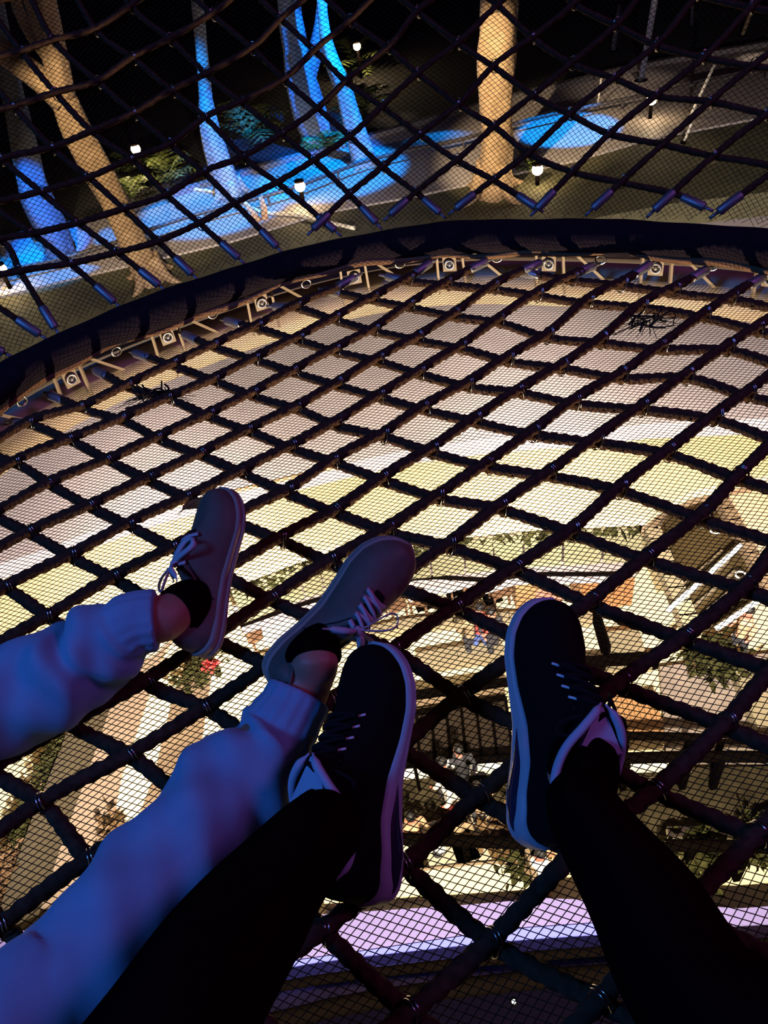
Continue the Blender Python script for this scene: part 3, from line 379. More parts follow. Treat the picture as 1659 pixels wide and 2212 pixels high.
WALL_MM={(-8,-7):(-891,1225),(-8,-6):(-796,1202),(-8,-5):(-705,1189),(-8,-4):(-617,1185),(-8,-3):(-532,1192),(-8,-2):(-449,1209),(-8,-1):(-369,1236),(-7,-11):(-1322,1247),(-7,-10):(-1210,1186),(-7,-9):(-1101,1135),(-7,-8):(-997,1094),(-7,-7):(-897,1063),(-7,-6):(-800,1041),(-7,-5):(-709,1029),(-7,-4):(-621,1026),(-7,-3):(-535,1032),(-7,-2):(-450,1049),(-7,-1):(-368,1078),(-7,0):(-287,1119),(-7,1):(-210,1171),(-7,2):(-139,1232),(-6,-13):(-1564,1238),(-6,-12):(-1443,1159),(-6,-11):(-1325,1089),(-6,-10):(-1211,1030),(-6,-9):(-1101,980),(-6,-8):(-995,940),(-6,-7):(-894,910),(-6,-6):(-796,890),(-6,-5):(-703,879),(-6,-4):(-617,876),(-6,-3):(-532,882),(-6,-2):(-444,898),(-6,-1):(-358,929),(-6,0):(-273,973),(-6,1):(-192,1028),(-6,2):(-119,1091),(-6,3):(-52,1162),(-6,4):(10,1243),(-5,-14):(-1690,1175),(-5,-13):(-1563,1087),(-5,-12):(-1439,1009),(-5,-11):(-1319,941),(-5,-10):(-1203,883),(-5,-9):(-1092,834),(-5,-8):(-985,796),(-5,-7):(-882,767),(-5,-6):(-783,748),(-5,-5):(-688,738),(-5,-4):(-599,738),(-5,-3):(-526,745),(-5,-2):(-432,748),(-5,-1):(-343,788),(-5,0):(-244,840),(-5,1):(-162,896),(-5,2):(-90,960),(-5,3):(-23,1032),(-5,4):(40,1114),(-5,5):(100,1204),(-4,-14):(-1682,1032),(-4,-13):(-1553,945),(-4,-12):(-1427,869),(-4,-11):(-1305,802),(-4,-10):(-1186,745),(-4,-9):(-1072,698),(-4,-8):(-965,661),(-4,-7):(-862,633),(-4,-6):(-762,615),(-4,-5):(-664,607),(-4,-4):(-573,611),(-4,-3):(-476,613),(-4,-2):(-382,651),(-4,-1):(-294,676),(-4,0):(-199,717),(-4,1):(-124,774),(-4,2):(-53,839),(-4,3):(13,912),(-4,4):(76,995),(-4,5):(138,1086),(-4,6):(197,1187),(-3,-14):(-1666,898),(-3,-13):(-1535,813),(-3,-12):(-1406,737),(-3,-11):(-1281,672),(-3,-10):(-1159,616),(-3,-9):(-1041,570),(-3,-8):(-932,534),(-3,-7):(-832,509),(-3,-6):(-732,491),(-3,-5):(-633,479),(-3,-4):(-537,490),(-3,-3):(-431,507),(-3,-2):(-332,540),(-3,-1):(-250,560),(-3,0):(-148,602),(-3,1):(-82,665),(-3,2):(-11,728),(-3,3):(54,803),(-3,4):(119,886),(-3,5):(183,977),(-3,6):(244,1078),(-3,7):(303,1190),(-2,-14):(-1642,774),(-2,-13):(-1508,690),(-2,-12):(-1378,615),(-2,-11):(-1250,551),(-2,-10):(-1123,496),(-2,-9):(-998,451),(-2,-8):(-885,417),(-2,-7):(-793,394),(-2,-6):(-696,380),(-2,-5):(-590,378),(-2,-4):(-481,392),(-2,-3):(-384,402),(-2,-2):(-286,446),(-2,-1):(-202,464),(-2,0):(-105,499),(-2,1):(-36,561),(-2,2):(35,626),(-2,3):(99,706),(-2,4):(167,788),(-2,5):(235,877),(-2,6):(300,978),(-2,7):(361,1090),(-2,8):(418,1213),(-1,-14):(-1609,659),(-1,-13):(-1475,576),(-1,-12):(-1343,503),(-1,-11):(-1213,440),(-1,-10):(-1084,386),(-1,-9):(-955,342),(-1,-8):(-813,306),(-1,-7):(-752,288),(-1,-6):(-658,276),(-1,-5):(-550,274),(-1,-4):(-441,276),(-1,-3):(-338,306),(-1,-2):(-238,317),(-1,-1):(-141,353),(-1,0):(-54,401),(-1,1):(10,461),(-1,2):(94,535),(-1,3):(148,623),(-1,4):(225,696),(-1,5):(296,784),(-1,6):(365,884),(-1,7):(428,998),(-1,8):(487,1123),(0,-14):(-1569,553),(0,-13):(-1433,471),(0,-12):(-1300,399),(0,-11):(-1170,338),(0,-10):(-1043,286),(0,-9):(-923,245),(0,-8):(-817,216),(0,-7):(-717,187),(0,-6):(-609,173),(0,-5):(-509,167),(0,-4):(-396,179),(0,-3):(-296,202),(0,-2):(-183,227),(0,-1):(-88,263),(0,0):(-1,309),(0,1):(72,376),(0,2):(145,453),(0,3):(220,523),(0,4):(291,614),(0,5):(370,694),(0,6):(440,796),(0,7):(505,913),(0,8):(565,1042),(0,9):(621,1180),(1,-15):(-1662,547),(1,-14):(-1521,456),(1,-13):(-1384,376),(1,-12):(-1250,305),(1,-11):(-1119,245),(1,-10):(-993,195),(1,-9):(-873,154),(1,-8):(-759,123),(1,-7):(-650,100),(1,-6):(-543,88),(1,-5):(-436,86),(1,-4):(-327,95),(1,-3):(-223,109),(1,-2):(-132,114),(1,-1):(-27,153),(1,0):(58,212),(1,1):(144,286),(1,2):(224,357),(1,3):(292,452),(1,4):(371,520),(1,5):(456,601),(1,6):(526,717),(1,7):(590,839),(1,8):(651,970),(1,9):(708,1110),(2,-15):(-1608,458),(2,-14):(-1465,369),(2,-13):(-1326,289),(2,-12):(-1191,220),(2,-11):(-1060,161),(2,-10):(-933,112),(2,-9):(-810,72),(2,-8):(-693,42),(2,-7):(-580,21),(2,-6):(-469,10),(2,-5):(-360,10),(2,-4):(-251,18),(2,-3):(-148,31),(2,-2):(-49,54),(2,-1):(46,92),(2,0):(129,131),(2,1):(225,208),(2,2):(305,292),(2,3):(388,368),(2,4):(469,446),(2,5):(559,537),(2,6):(621,653),(2,7):(685,776),(2,8):(746,909),(2,9):(804,1050),(2,10):(859,1201),(3,-16):(-1692,477),(3,-15):(-1545,379),(3,-14):(-1401,290),(3,-13):(-1261,212),(3,-12):(-1124,144),(3,-11):(-991,86),(3,-10):(-863,38),(3,-9):(-738,-1),(3,-8):(-618,-30),(3,-7):(-502,-49),(3,-6):(-388,-58),(3,-5):(-277,-58),(3,-4):(-168,-49),(3,-3):(-63,-32),(3,-2):(37,-4),(3,-1):(132,34),(3,0):(224,85),(3,1):(313,151),(3,2):(392,218),(3,3):(481,316),(3,4):(572,403),(3,5):(654,481),(3,6):(720,601),(3,7):(786,725),(3,8):(848,858),(3,9):(908,1001),(3,10):(964,1152),(4,-16):(-1622,405),(4,-15):(-1474,308),(4,-14):(-1328,221),(4,-13):(-1186,145),(4,-12):(-1048,78),(4,-11):(-914,21),(4,-10):(-784,-27),(4,-9):(-657,-64),(4,-8):(-535,-92),(4,-7):(-416,-109),(4,-6):(-299,-117),(4,-5):(-187,-116),(4,-4):(-77,-105),(4,-3):(29,-85),(4,-2):(131,-54),(4,-1):(229,-13),(4,0):(324,40),(4,1):(417,103),(4,2):(506,168),(4,3):(581,263),(4,4):(673,355),(4,5):(758,445),(4,6):(825,561),(4,7):(893,685),(4,8):(957,818),(4,9):(1019,961),(4,10):(1077,1113),(5,-17):(-1699,449),(5,-16):(-1545,343),(5,-15):(-1394,247),(5,-14):(-1247,162),(5,-13):(-1104,86),(5,-12):(-964,20),(5,-11):(-828,-36),(5,-10):(-696,-82),(5,-9):(-568,-118),(5,-8):(-443,-144),(5,-3):(130,-129),(5,-2):(234,-96),(5,-1):(334,-53),(5,0):(433,2),(5,1):(530,67),(5,2):(625,141),(5,3):(705,235),(5,4):(789,338),(5,5):(851,421),(5,6):(934,532),(5,7):(1007,654),(5,8):(1075,787),(5,9):(1138,930),(5,10):(1198,1083),(5,11):(1255,1246),(6,-17):(-1615,394),(6,-16):(-1459,290),(6,-15):(-1307,196),(6,-14):(-1158,111),(6,-13):(-1013,37),(6,-12):(-872,-28),(6,-11):(-734,-83),(6,-10):(-600,-127),(6,-2):(344,-130),(6,-1):(447,-85),(6,0):(549,-28),(6,1):(648,39),(6,2):(746,116),(6,3):(817,207),(6,4):(897,308),(6,5):(979,401),(6,6):(1056,511),(6,7):(1130,632),(6,8):(1200,765),(6,9):(1266,909),(6,10):(1328,1063),(6,11):(1386,1227),(7,-18):(-1683,463),(7,-17):(-1522,349),(7,-16):(-1365,246),(7,-15):(-1211,153),(7,-14):(-1060,70),(7,-13):(-914,-3),(7,-12):(-771,-67),(7,-11):(-632,-120),(7,-1):(567,-108),(7,0):(670,-51),(7,1):(770,18),(7,2):(862,95),(7,3):(946,184),(7,4):(1028,282),(7,5):(1110,385),(7,6):(1188,496),(7,7):(1263,618),(7,8):(1334,752),(7,9):(1402,897),(7,10):(1465,1051),(7,11):(1525,1216),(8,-18):(-1584,426),(8,-17):(-1421,314),(8,-16):(-1262,212),(8,-15):(-1107,120),(8,-14):(-955,38),(8,-13):(-806,-34),(8,-12):(-662,-96),(8,-11):(-521,-149),(8,-1):(695,-124),(8,0):(798,-65),(8,1):(898,4),(8,2):(991,82),(8,3):(1080,171),(8,4):(1165,269),(8,5):(1248,374),(8,6):(1328,488),(8,7):(1404,613),(8,8):(1477,748),(8,9):(1546,893),(8,10):(1611,1049),(8,11):(1673,1215),(9,-19):(-1645,519),(9,-18):(-1477,398),(9,-17):(-1312,287),(9,-16):(-1152,187),(9,-15):(-994,96),(9,-14):(-841,15),(9,-13):(-691,-56),(9,-12):(-544,-117),(9,-1):(830,-130),(9,0):(934,-71),(9,1):(1034,-2),(9,2):(1130,78),(9,3):(1222,167),(9,4):(1309,265),(9,5):(1394,372),(9,6):(1475,489),(9,7):(1553,615),(9,8):(1627,752),(9,9):(1698,899),(9,10):(1765,1056),(9,11):(1828,1223),(10,-19):(-1531,499),(10,-18):(-1361,380),(10,-17):(-1195,270),(10,-16):(-1033,171),(10,-15):(-874,81),(10,-14):(-719,2),(10,-13):(-567,-68),(10,-12):(-419,-128),(10,-1):(973,-128),(10,0):(1079,-68),(10,1):(1180,2),(10,2):(1278,82),(10,3):(1372,172),(10,4):(1461,272),(10,5):(1548,380),(10,6):(1631,499),(10,7):(1710,627),(10,8):(1786,765),(10,9):(1858,913),(11,-20):(-1584,617),(11,-19):(-1409,489),(11,-18):(-1238,371),(11,-17):(-1070,262),(11,-16):(-906,164),(11,-15):(-745,76),(11,-14):(-588,-2),(11,-13):(-435,-71),(11,-12):(-285,-129),(11,-1):(1125,-117),(11,0):(1232,-56),(11,1):(1335,16),(11,2):(1434,97),(11,3):(1530,187),(11,4):(1622,288),(11,5):(1710,398),(11,6):(1794,518),(11,7):(1876,648),(12,-21):(-1636,751),(12,-20):(-1456,614),(12,-19):(-1279,488),(12,-18):(-1106,371),(12,-17):(-936,264),(12,-16):(-771,167),(12,-15):(-608,80),(12,-14):(-450,3),(12,-13):(-295,-65),(12,-12):(-143,-122),(12,-2):(1173,-148),(12,-1):(1285,-96),(12,0):(1393,-34),(12,1):(1498,38),(12,2):(1599,120),(12,3):(1696,212),(12,4):(1790,314),(12,5):(1880,425),(13,-22):(-1686,902),(13,-21):(-1501,757),(13,-20):(-1319,621),(13,-19):(-1141,496),(13,-18):(-966,380),(13,-17):(-795,274),(13,-16):(-627,179),(13,-15):(-463,93),(13,-14):(-303,17),(13,-13):(-146,-49),(13,-12):(7,-105),(13,-2):(1339,-119),(13,-1):(1453,-66),(13,0):(1563,-3),(13,1):(1669,70),(13,2):(1772,154),(13,3):(1871,247),(14,-22):(-1545,916),(14,-21):(-1358,772),(14,-20):(-1174,638),(14,-19):(-994,513),(14,-18):(-818,399),(14,-17):(-645,294),(14,-16):(-476,200),(14,-15):(-310,115),(14,-14):(-148,40),(14,-13):(10,-24),(14,-12):(165,-79),(14,-11):(316,-124),(14,-3):(1396,-126),(14,-2):(1514,-81),(14,-1):(1629,-27),(14,0):(1741,38),(14,1):(1849,112),(15,-23):(-1587,1092),(15,-22):(-1395,939),(15,-21):(-1206,796),(15,-20):(-1021,663),(15,-19):(-839,540),(15,-18):(-661,427),(15,-17):(-487,323),(15,-16):(-316,230),(15,-15):(-149,147),(15,-14):(15,73),(15,-13):(175,9),(15,-12):(331,-44),(15,-11):(484,-88),(15,-10):(633,-122),(15,-9):(779,-145),(15,-5):(1325,-141),(15,-4):(1453,-116),(15,-3):(1577,-80),(15,-2):(1697,-34),(15,-1):(1814,22),(16,-23):(-1431,1123),(16,-22):(-1237,971),(16,-21):(-1047,830),(16,-20):(-860,698),(16,-19):(-676,576),(16,-18):(-497,464),(16,-17):(-320,362),(16,-16):(-148,270),(16,-15):(21,187),(16,-14):(186,115),(16,-13):(348,53),(16,-12):(506,0),(16,-11):(660,-42),(16,-10):(811,-75),(16,-9):(959,-97),(16,-8):(1102,-110),(16,-7):(1242,-113),(16,-6):(1379,-106),(16,-5):(1512,-88),(16,-4):(1641,-61),(16,-3):(1767,-24),(16,-2):(1889,23),(17,-23):(-1267,1163),(17,-22):(-1071,1013),(17,-21):(-879,872),(17,-20):(-690,742),(17,-19):(-505,621),(17,-18):(-324,510),(17,-17):(-146,409),(17,-16):(28,318),(17,-15):(199,237),(17,-14):(366,166),(17,-13):(529,105),(17,-12):(689,54),(17,-11):(845,13),(17,-10):(997,-19),(17,-9):(1146,-40),(17,-8):(1292,-51),(17,-7):(1433,-53),(17,-6):(1572,-45),(17,-5):(1706,-26),(17,-4):(1837,2),(18,-23):(-1094,1213),(18,-22):(-897,1064),(18,-21):(-703,924),(18,-20):(-512,795),(18,-19):(-326,675),(18,-18):(-143,566),(18,-17):(37,466),(18,-16):(212,376),(18,-15):(385,297),(18,-14):(553,227),(18,-13):(718,167),(18,-12):(880,117),(18,-11):(1038,77),(18,-10):(1192,47),(18,-9):(1342,27),(18,-8):(1489,16),(18,-7):(1633,16),(18,-6):(1773,26),(19,-22):(-714,1123),(19,-21):(-519,985),(19,-20):(-327,857),(19,-19):(-138,739),(19,-18):(46,631),(19,-17):(227,532),(19,-16):(405,444),(19,-15):(579,365),(19,-14):(749,296),(19,-13):(916,238),(19,-12):(1079,189),(19,-11):(1238,150),(19,-10):(1394,121),(19,-9):(1547,102),(19,-8):(1695,93),(19,-7):(1840,94),(20,-22):(-523,1193),(20,-21):(-326,1056),(20,-20):(-133,929),(20,-19):(57,812),(20,-18):(244,705),(20,-17):(426,607),(20,-16):(606,520),(20,-15):(781,443),(20,-14):(953,375),(20,-13):(1122,318),(20,-12):(1286,270),(20,-11):(1447,233),(20,-10):(1605,205),(20,-9):(1759,187),(21,-21):(-126,1135),(21,-20):(70,1010),(21,-19):(261,894),(21,-18):(449,788),(21,-17):(634,692),(21,-16):(815,606),(21,-15):(992,530),(21,-14):(1165,464),(21,-13):(1335,407),(21,-12):(1502,361),(21,-11):(1665,325),(21,-10):(1824,298),(22,-21):(83,1224),(22,-20):(280,1100),(22,-19):(473,985),(22,-18):(663,881),(22,-17):(849,786),(22,-16):(1032,701),(22,-15):(1211,626),(22,-14):(1386,561),(22,-13):(1558,506),(22,-12):(1726,461),(22,-11):(1890,426),(23,-20):(499,1199),(23,-19):(694,1086),(23,-18):(885,982),(23,-17):(1073,889),(23,-16):(1257,805),(23,-15):(1437,732),(23,-14):(1614,668),(23,-13):(1788,614),(24,-19):(922,1196),(24,-18):(1115,1093),(24,-17):(1305,1001),(24,-16):(1490,919),(24,-15):(1673,846),(24,-14):(1851,784),(25,-18):(1353,1214),(25,-17):(1544,1123),(25,-16):(1732,1042)}
T0=1.0057

RING = spline(np.array(RING_MM) / 1000.0, 0.026, True)
RN = len(RING)
RCEN = RING.mean(0)
_tg = np.roll(RING, -1, 0) - np.roll(RING, 1, 0)
RNOR = np.stack([_tg[:, 1], -_tg[:, 0]], 1)
RNOR /= np.linalg.norm(RNOR, axis=1)[:, None]
if ((RNOR * (RING - RCEN)).sum(1)).mean() < 0:
    RNOR = -RNOR
for _ in range(3):
    RNOR = (np.roll(RNOR, 1, 0) + RNOR + np.roll(RNOR, -1, 0)) / 3
    RNOR /= np.linalg.norm(RNOR, axis=1)[:, None]
RSEG = np.linalg.norm(np.roll(RING, -1, 0) - RING, axis=1)
RARC = np.r_[0, np.cumsum(RSEG)]


def ring_sd(p):
    d = np.linalg.norm(RING - p, axis=1)
    i = int(d.argmin())
    return float((p - RING[i]) @ RNOR[i])


def ring_sd_many(Q):
    d = ((Q[:, None, :] - RING[None, ::3, :]) ** 2).sum(2)
    i = d.argmin(1) * 3
    return ((Q - RING[i]) * RNOR[i]).sum(1)


def ring_at(arc, off=0.0, z=0.0):
    arc = arc % RARC[-1]
    i = int(np.searchsorted(RARC, arc, 'right') - 1) % RN
    fr = (arc - RARC[i]) / RSEG[i]
    j = (i + 1) % RN
    p = RING[i] * (1 - fr) + RING[j] * fr
    n = RNOR[i] * (1 - fr) + RNOR[j] * fr
    q = p + n * off
    return np.array([q[0], q[1], z])


ARC0 = RARC[int(np.linalg.norm(RING - np.array([0.1, 1.99]), axis=1).argmin())]
K45 = math.sqrt(0.5)


def wall_pt(t, h):
    return ring_at(ARC0 + t, h * K45, 0.06 + h * K45)


def in_view(p, margin=120):
    Y = ROT @ (np.asarray(p) - CAM)
    if Y[2] < 0.05:
        return False
    x = 829.5 + FPX * Y[0] / Y[2]
    y = 1106 + FPX * Y[1] / Y[2]
    return -margin < x < 1659 + margin and -margin < y < 2212 + margin


def rope_mesh(path, r, n, pitch, seed):
    ph = seed * 1.7
    s = np.r_[0, np.cumsum(np.linalg.norm(np.diff(path, axis=0), axis=1))]

    def radial(i, th):
        a = th - 2 * math.pi * s[i] / pitch - ph
        return 0.66 + 0.44 * np.abs(np.cos(1.5 * a)) ** 0.8 + 0.05 * np.sin(s[i] * 37 + seed)
    return tube(path, r, n, radial=radial)


def ferrule_geo(a, b, r):
    """swaged sleeve from a (rope side) to b (frame side) with a small hooked eye"""
    a, b = np.asarray(a, float), np.asarray(b, float)
    d = (b - a) / np.linalg.norm(b - a)
    L = np.linalg.norm(b - a)
    k = np.array([0, .02, .06, .5, .94, .98, 1.0])
    rr = r * np.array([.75, .98, 1.08, 1.08, 1.08, .98, .5])
    mb = MB()
    mb.tube(a + d * (k * L)[:, None], rr, 10)
    mb.tube(np.array([b - d * .004, b + d * .022]), r * .38, 6)
    return mb




# --- the deck net people lie on
net = empty('rope_net', (0.1, 0.6, 0.0))
tag(net, 'dark twisted rope net floor with clipped crossings, stretched inside the padded rim', 'net')
NET_INV = Matrix.Translation(-Vector(net.location))


def put(o, parent):
    o.parent = parent
    o.matrix_parent_inverse = Matrix.Translation(-Vector(parent.location))
    return o


NODE = {k: np.array(v) / 1000.0 for k, v in NODE_MM.items()}
EDGE = 0.075


def clip_rope(keys):
    """points of one rope inside the rim, ends extended to the rim"""
    pts = [NODE[k] for k in keys]
    sd = [ring_sd(p) for p in pts]
    idx = [i for i, q in enumerate(sd) if q < -EDGE]
    if len(idx) < 2:
        return None
    i0, i1 = idx[0], idx[-1]
    core = pts[i0:i1 + 1]

    def cut(inner, outer):
        lo, hi = 0.0, 1.0
        if ring_sd(outer) < -EDGE:
            return outer
        for _ in range(18):
            m = (lo + hi) / 2
            if ring_sd(inner + (outer - inner) * m) < -EDGE:
                lo = m
            else:
                hi = m
        return inner + (outer - inner) * lo
    if i0 > 0:
        e = cut(pts[i0], pts[i0 - 1])
        if np.linalg.norm(e - core[0]) > 0.012:
            core.insert(0, e)
    if i1 < len(pts) - 1:
        e = cut(pts[i1], pts[i1 + 1])
        if np.linalg.norm(e - core[-1]) > 0.012:
            core.append(e)
    return core


ropecount = 0
for fam in (0, 1):
    vals = sorted({k[fam] for k in NODE})
    for v in vals:
        keys = sorted([k for k in NODE if k[fam] == v], key=lambda k: k[1 - fam])
        core = clip_rope(keys)
        if core is None:
            continue
        z = 0.0095 if fam == 0 else -0.0075
        p3 = [np.array([p[0], p[1], z + 0.0015 * math.sin(3.1 * i + v)]) for i, p in enumerate(core)]
        # little tension kinks between crossings
        path = spline(p3, 0.0075)
        ropecount += 1
        V, F = rope_mesh(path, 0.0106, 15, 0.062, v + fam * 0.37)
        rp = put(obj('rope', V, F, M_rope), net)
        for e, e2 in ((0, 4), (-1, -5)):
            d = path[e] - path[e2]
            d /= np.linalg.norm(d)
            a = path[e] - d * 0.012
            b = a + d * 0.058
            if in_view(a, 250):
                fm = ferrule_geo(a, b, 0.0108)
                fo = fm.build('ferrule', M_ferrule, None, True)
                fo.parent = rp

# one double wire clip per crossing
mb = MB()
for off in (-0.0022, 0.0022):
    th = np.linspace(0, 2 * math.pi, 17)[:-1]
    pts = np.stack([np.full(16, off) + 0.002 * np.sin(th), 0.0140 * np.cos(th), 0.0205 * np.sin(th) * np.where(np.sin(th) > 0, 0.95, 1.05)], 1)
    mb.tube(pts, 0.0012, 5, closed=True)
clip_me = make_mesh('clip', mb.V, mb.F, M_steel)
cand = []
for (a, b), q in NODE.items():
    if ring_sd(q) > -EDGE:
        continue
    p = np.array([q[0], q[1], 0.001])
    if not in_view(p, 60):
        continue
    cand.append((np.linalg.norm(p - CAM), a, b, p))
cand.sort(key=lambda k: k[0])
for dist, a, b, p in cand[:260]:
    nb = NODE.get((a, b + 1))
    if nb is None:
        nb = 2 * NODE[(a, b)] - NODE[(a, b - 1)]
    d = nb - NODE[(a, b)]
    ang = math.atan2(d[1], d[0])
    o = inst('clip', clip_me, None, Matrix.Translation(p) @ Matrix.Rotation(ang + rng.uniform(-.35, .15), 4, 'Z') @ Matrix.Rotation(rng.uniform(-.25, .25), 4, 'Y'))
    put(o, net)


# --- fine knotless netting under the ropes (far too fine to count)
def ribbons(paths, r):
    """thin three-sided strands for many paths"""
    Vs, Fs, n0 = [], [], 0
    for p in paths:
        V, F = tube(p, r, 3, caps=False)
        Vs.append(V)
        Fs.append(F + n0)
        n0 += len(V)
    return np.vstack(Vs), np.vstack(Fs)


PITCH = 0.0086
e_a = NODE[(8, 0)] - NODE[(6, 0)]
e_a /= np.linalg.norm(e_a)
e_b = NODE[(7, 1)] - NODE[(7, -1)]
e_b /= np.linalg.norm(e_b)


def rot2(v, deg):
    c, s = math.cos(math.radians(deg)), math.sin(math.radians(deg))
    return np.array([c * v[0] - s * v[1], s * v[0] + c * v[1]])


d1, d2 = rot2(e_a, 14), rot2(e_b, 10)
ox, oy = RCEN
paths = []
for fi, (d, c) in enumerate(((d1, d2), (d2, d1))):
    nrm = np.array([-d[1], d[0]])
    spacing = PITCH
    for k in range(-260, 261):
        base = RCEN + nrm * k * spacing
        s = np.arange(-2.4, 2.4, 0.055)
        q = base + s[:, None] * d
        sd = ring_sd_many(q)
        ok = np.where(sd < -0.06)[0]
        if len(ok) < 2:
            continue
        q = q[ok[0]:ok[-1] + 1]
        wob = 0.0012 * np.sin(q[:, 0] * 9 + k * 0.05) + 0.0016 * np.sin(q[:, 1] * 23 + q[:, 0] * 17)
        z = -0.016 + 0.003 * np.sin(q[:, 0] * 21) * np.sin(q[:, 1] * 23)
        paths.append(np.c_[q + nrm * wob[:, None], z])
V, F = ribbons(paths, 0.0007)
o = put(obj('netting', V, F, M_mesh), net)
tag(o, 'fine black diamond netting laced under the ropes', kind='stuff')

# ------------------------------------------------------------------ barrier net rising beyond the rim
DMIN = {1: -2, 2: 0, 3: 1, 4: 2, 5: 2, 6: 2, 7: 3, 8: 4, 9: 4}
WALL = {k: np.array(v) / 1000.0 for k, v in WALL_MM.items() if -9 <= k[0] <= 8 and (k[0] <= 0 and -13 <= k[1] <= 9 or k[0] > 0 and DMIN[k[0]] <= k[1] <= 9)}
wnet = empty('barrier_net', (0.1, 2.1, 0.06))
tag(wnet, 'dark rope safety net sloping up beyond the padded rim towards the garden', 'net')
HMIN = 0.10
for fam in (0, 1):
    for v in sorted({k[fam] for k in WALL}):
        keys = sorted([k for k in WALL if k[fam] == v], key=lambda k: k[1 - fam])
        seq = [WALL[k] for k in keys if WALL[k][1] > HMIN + .015]
        if len(seq) < 2:
            continue
        ends = []
        # ropes run on to the rim at their low end
        lo_first = seq[0][1] < seq[-1][1] if fam == 0 else False
        if fam == 0 and keys[0][1] > -13 and seq[0][1] < .35:
            a, b = seq[0], seq[1]
            d = a - b
            d[1] = min(d[1], -.05)
            seq.insert(0, a + d * ((a[1] - HMIN) / -d[1]))
            ends.append(0)
        if fam == 1 and seq[-1][1] < .40:
            a, b = seq[-1], seq[-2]
            d = a - b
            d[1] = min(d[1], -.05)
            seq.append(a + d * ((a[1] - HMIN) / -d[1]))
            ends.append(-1)
        q2 = spline(np.array(seq), 0.011)
        path = np.array([wall_pt(*q) for q in q2])
        up = 0.006 if fam == 0 else -0.006
        path += np.array([0, -K45 * up, K45 * up])
        V, F = rope_mesh(path, 0.0080, 9, 0.062, v + fam * 0.5)
        rp = put(obj('rope', V, F, M_rope), wnet)
        for e in ends:
            e2 = 4 if e == 0 else -5
            d = path[e] - path[e2]
            d /= np.linalg.norm(d)
            a = path[e] - d * 0.02
            fm = ferrule_geo(a, a + d * 0.062, 0.0105)
            fo = fm.build('ferrule', M_ferrule, None, True)
            fo.parent = rp
cl = []
for k, q in WALL.items():
    if q[1] < HMIN + .02:
        continue
    p = wall_pt(*q)
    if in_view(p, 40):
        cl.append(p)
for p in cl[:200]:
    put(inst('clip', clip_me, None, Matrix.Translation(p) @ Matrix.Rotation(rng.uniform(0, 3), 4, 'Z') @ Matrix.Scale(0.8, 4)), wnet)

paths = []
for d in (np.array([0.80, 0.60]), np.array([0.62, -0.785])):
    d = d / np.linalg.norm(d)
    nrm = np.array([-d[1], d[0]])
    for k in range(-230, 231):
        s = np.arange(-2.2, 2.2, 0.03)
        q = np.array([0.1, 0.6]) + nrm * k * PITCH * 1.15 + s[:, None] * d
        ok = np.where((q[:, 1] > 0.05) & (q[:, 1] < 1.15) & (q[:, 0] > -1.25) & (q[:, 0] < 1.35))[0]
        if len(ok) < 2:
            continue
        q = q[ok[0]:ok[-1] + 1]
        pp = np.array([wall_pt(*u) for u in q])
        pp += np.array([0, K45, -K45]) * 0.012
        paths.append(pp)
V, F = ribbons(paths, 0.0007)
o = put(obj('netting', V, F, M_mesh), wnet)
tag(o, 'fine black diamond netting on the sloping barrier', kind='stuff')

# ------------------------------------------------------------------ frame: padded rim, ring beam, posts and brackets
frame = empty('padded_ring', (0.1, 1.99, -0.3))
tag(frame, 'dark padded rim tube with cream ring beam and steel brackets below it', 'ring')
ringp = np.c_[RING, np.full(RN, 0.06)]
s_ = np.arange(RN)
bulge = 1 + 0.05 * np.sin(s_ * 0.13) + 0.035 * np.sin(s_ * 0.41 + 1) + 0.02 * np.sin(s_ * 1.1)


def pad_radial(i, th):
    return bulge[i] * (1 + 0.03 * np.sin(3 * th + i * 0.2))


V, F = tube(ringp, np.stack([np.full(RN, 0.048), np.full(RN, 0.040)], 1), 20, closed=True, radial=pad_radial)
put(obj('rim_padding', V, F, M_pad), frame)
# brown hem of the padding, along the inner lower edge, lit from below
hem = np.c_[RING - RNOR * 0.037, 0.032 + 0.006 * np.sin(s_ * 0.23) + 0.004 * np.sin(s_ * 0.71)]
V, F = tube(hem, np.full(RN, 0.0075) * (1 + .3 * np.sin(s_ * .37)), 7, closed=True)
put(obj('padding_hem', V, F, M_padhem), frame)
# inner steel tube inside the padding and the ring beam below
beam = np.c_[RING + RNOR * 0.072, np.full(RN, -0.105)]
V, F = tube(beam, np.stack([np.full(RN, 0.062), np.full(RN, 0.058)], 1), 18, closed=True)
put(obj('ring_beam', V, F, M_cream), frame)
beam2 = np.c_[RING + RNOR * 0.24, np.full(RN, -0.10)]
V, F = tube(beam2, 0.05, 12, closed=True)
put(obj('outer_beam', V, F, mat('dark_brown_steel', (0.05, 0.035, 0.028), 0.6)), frame)

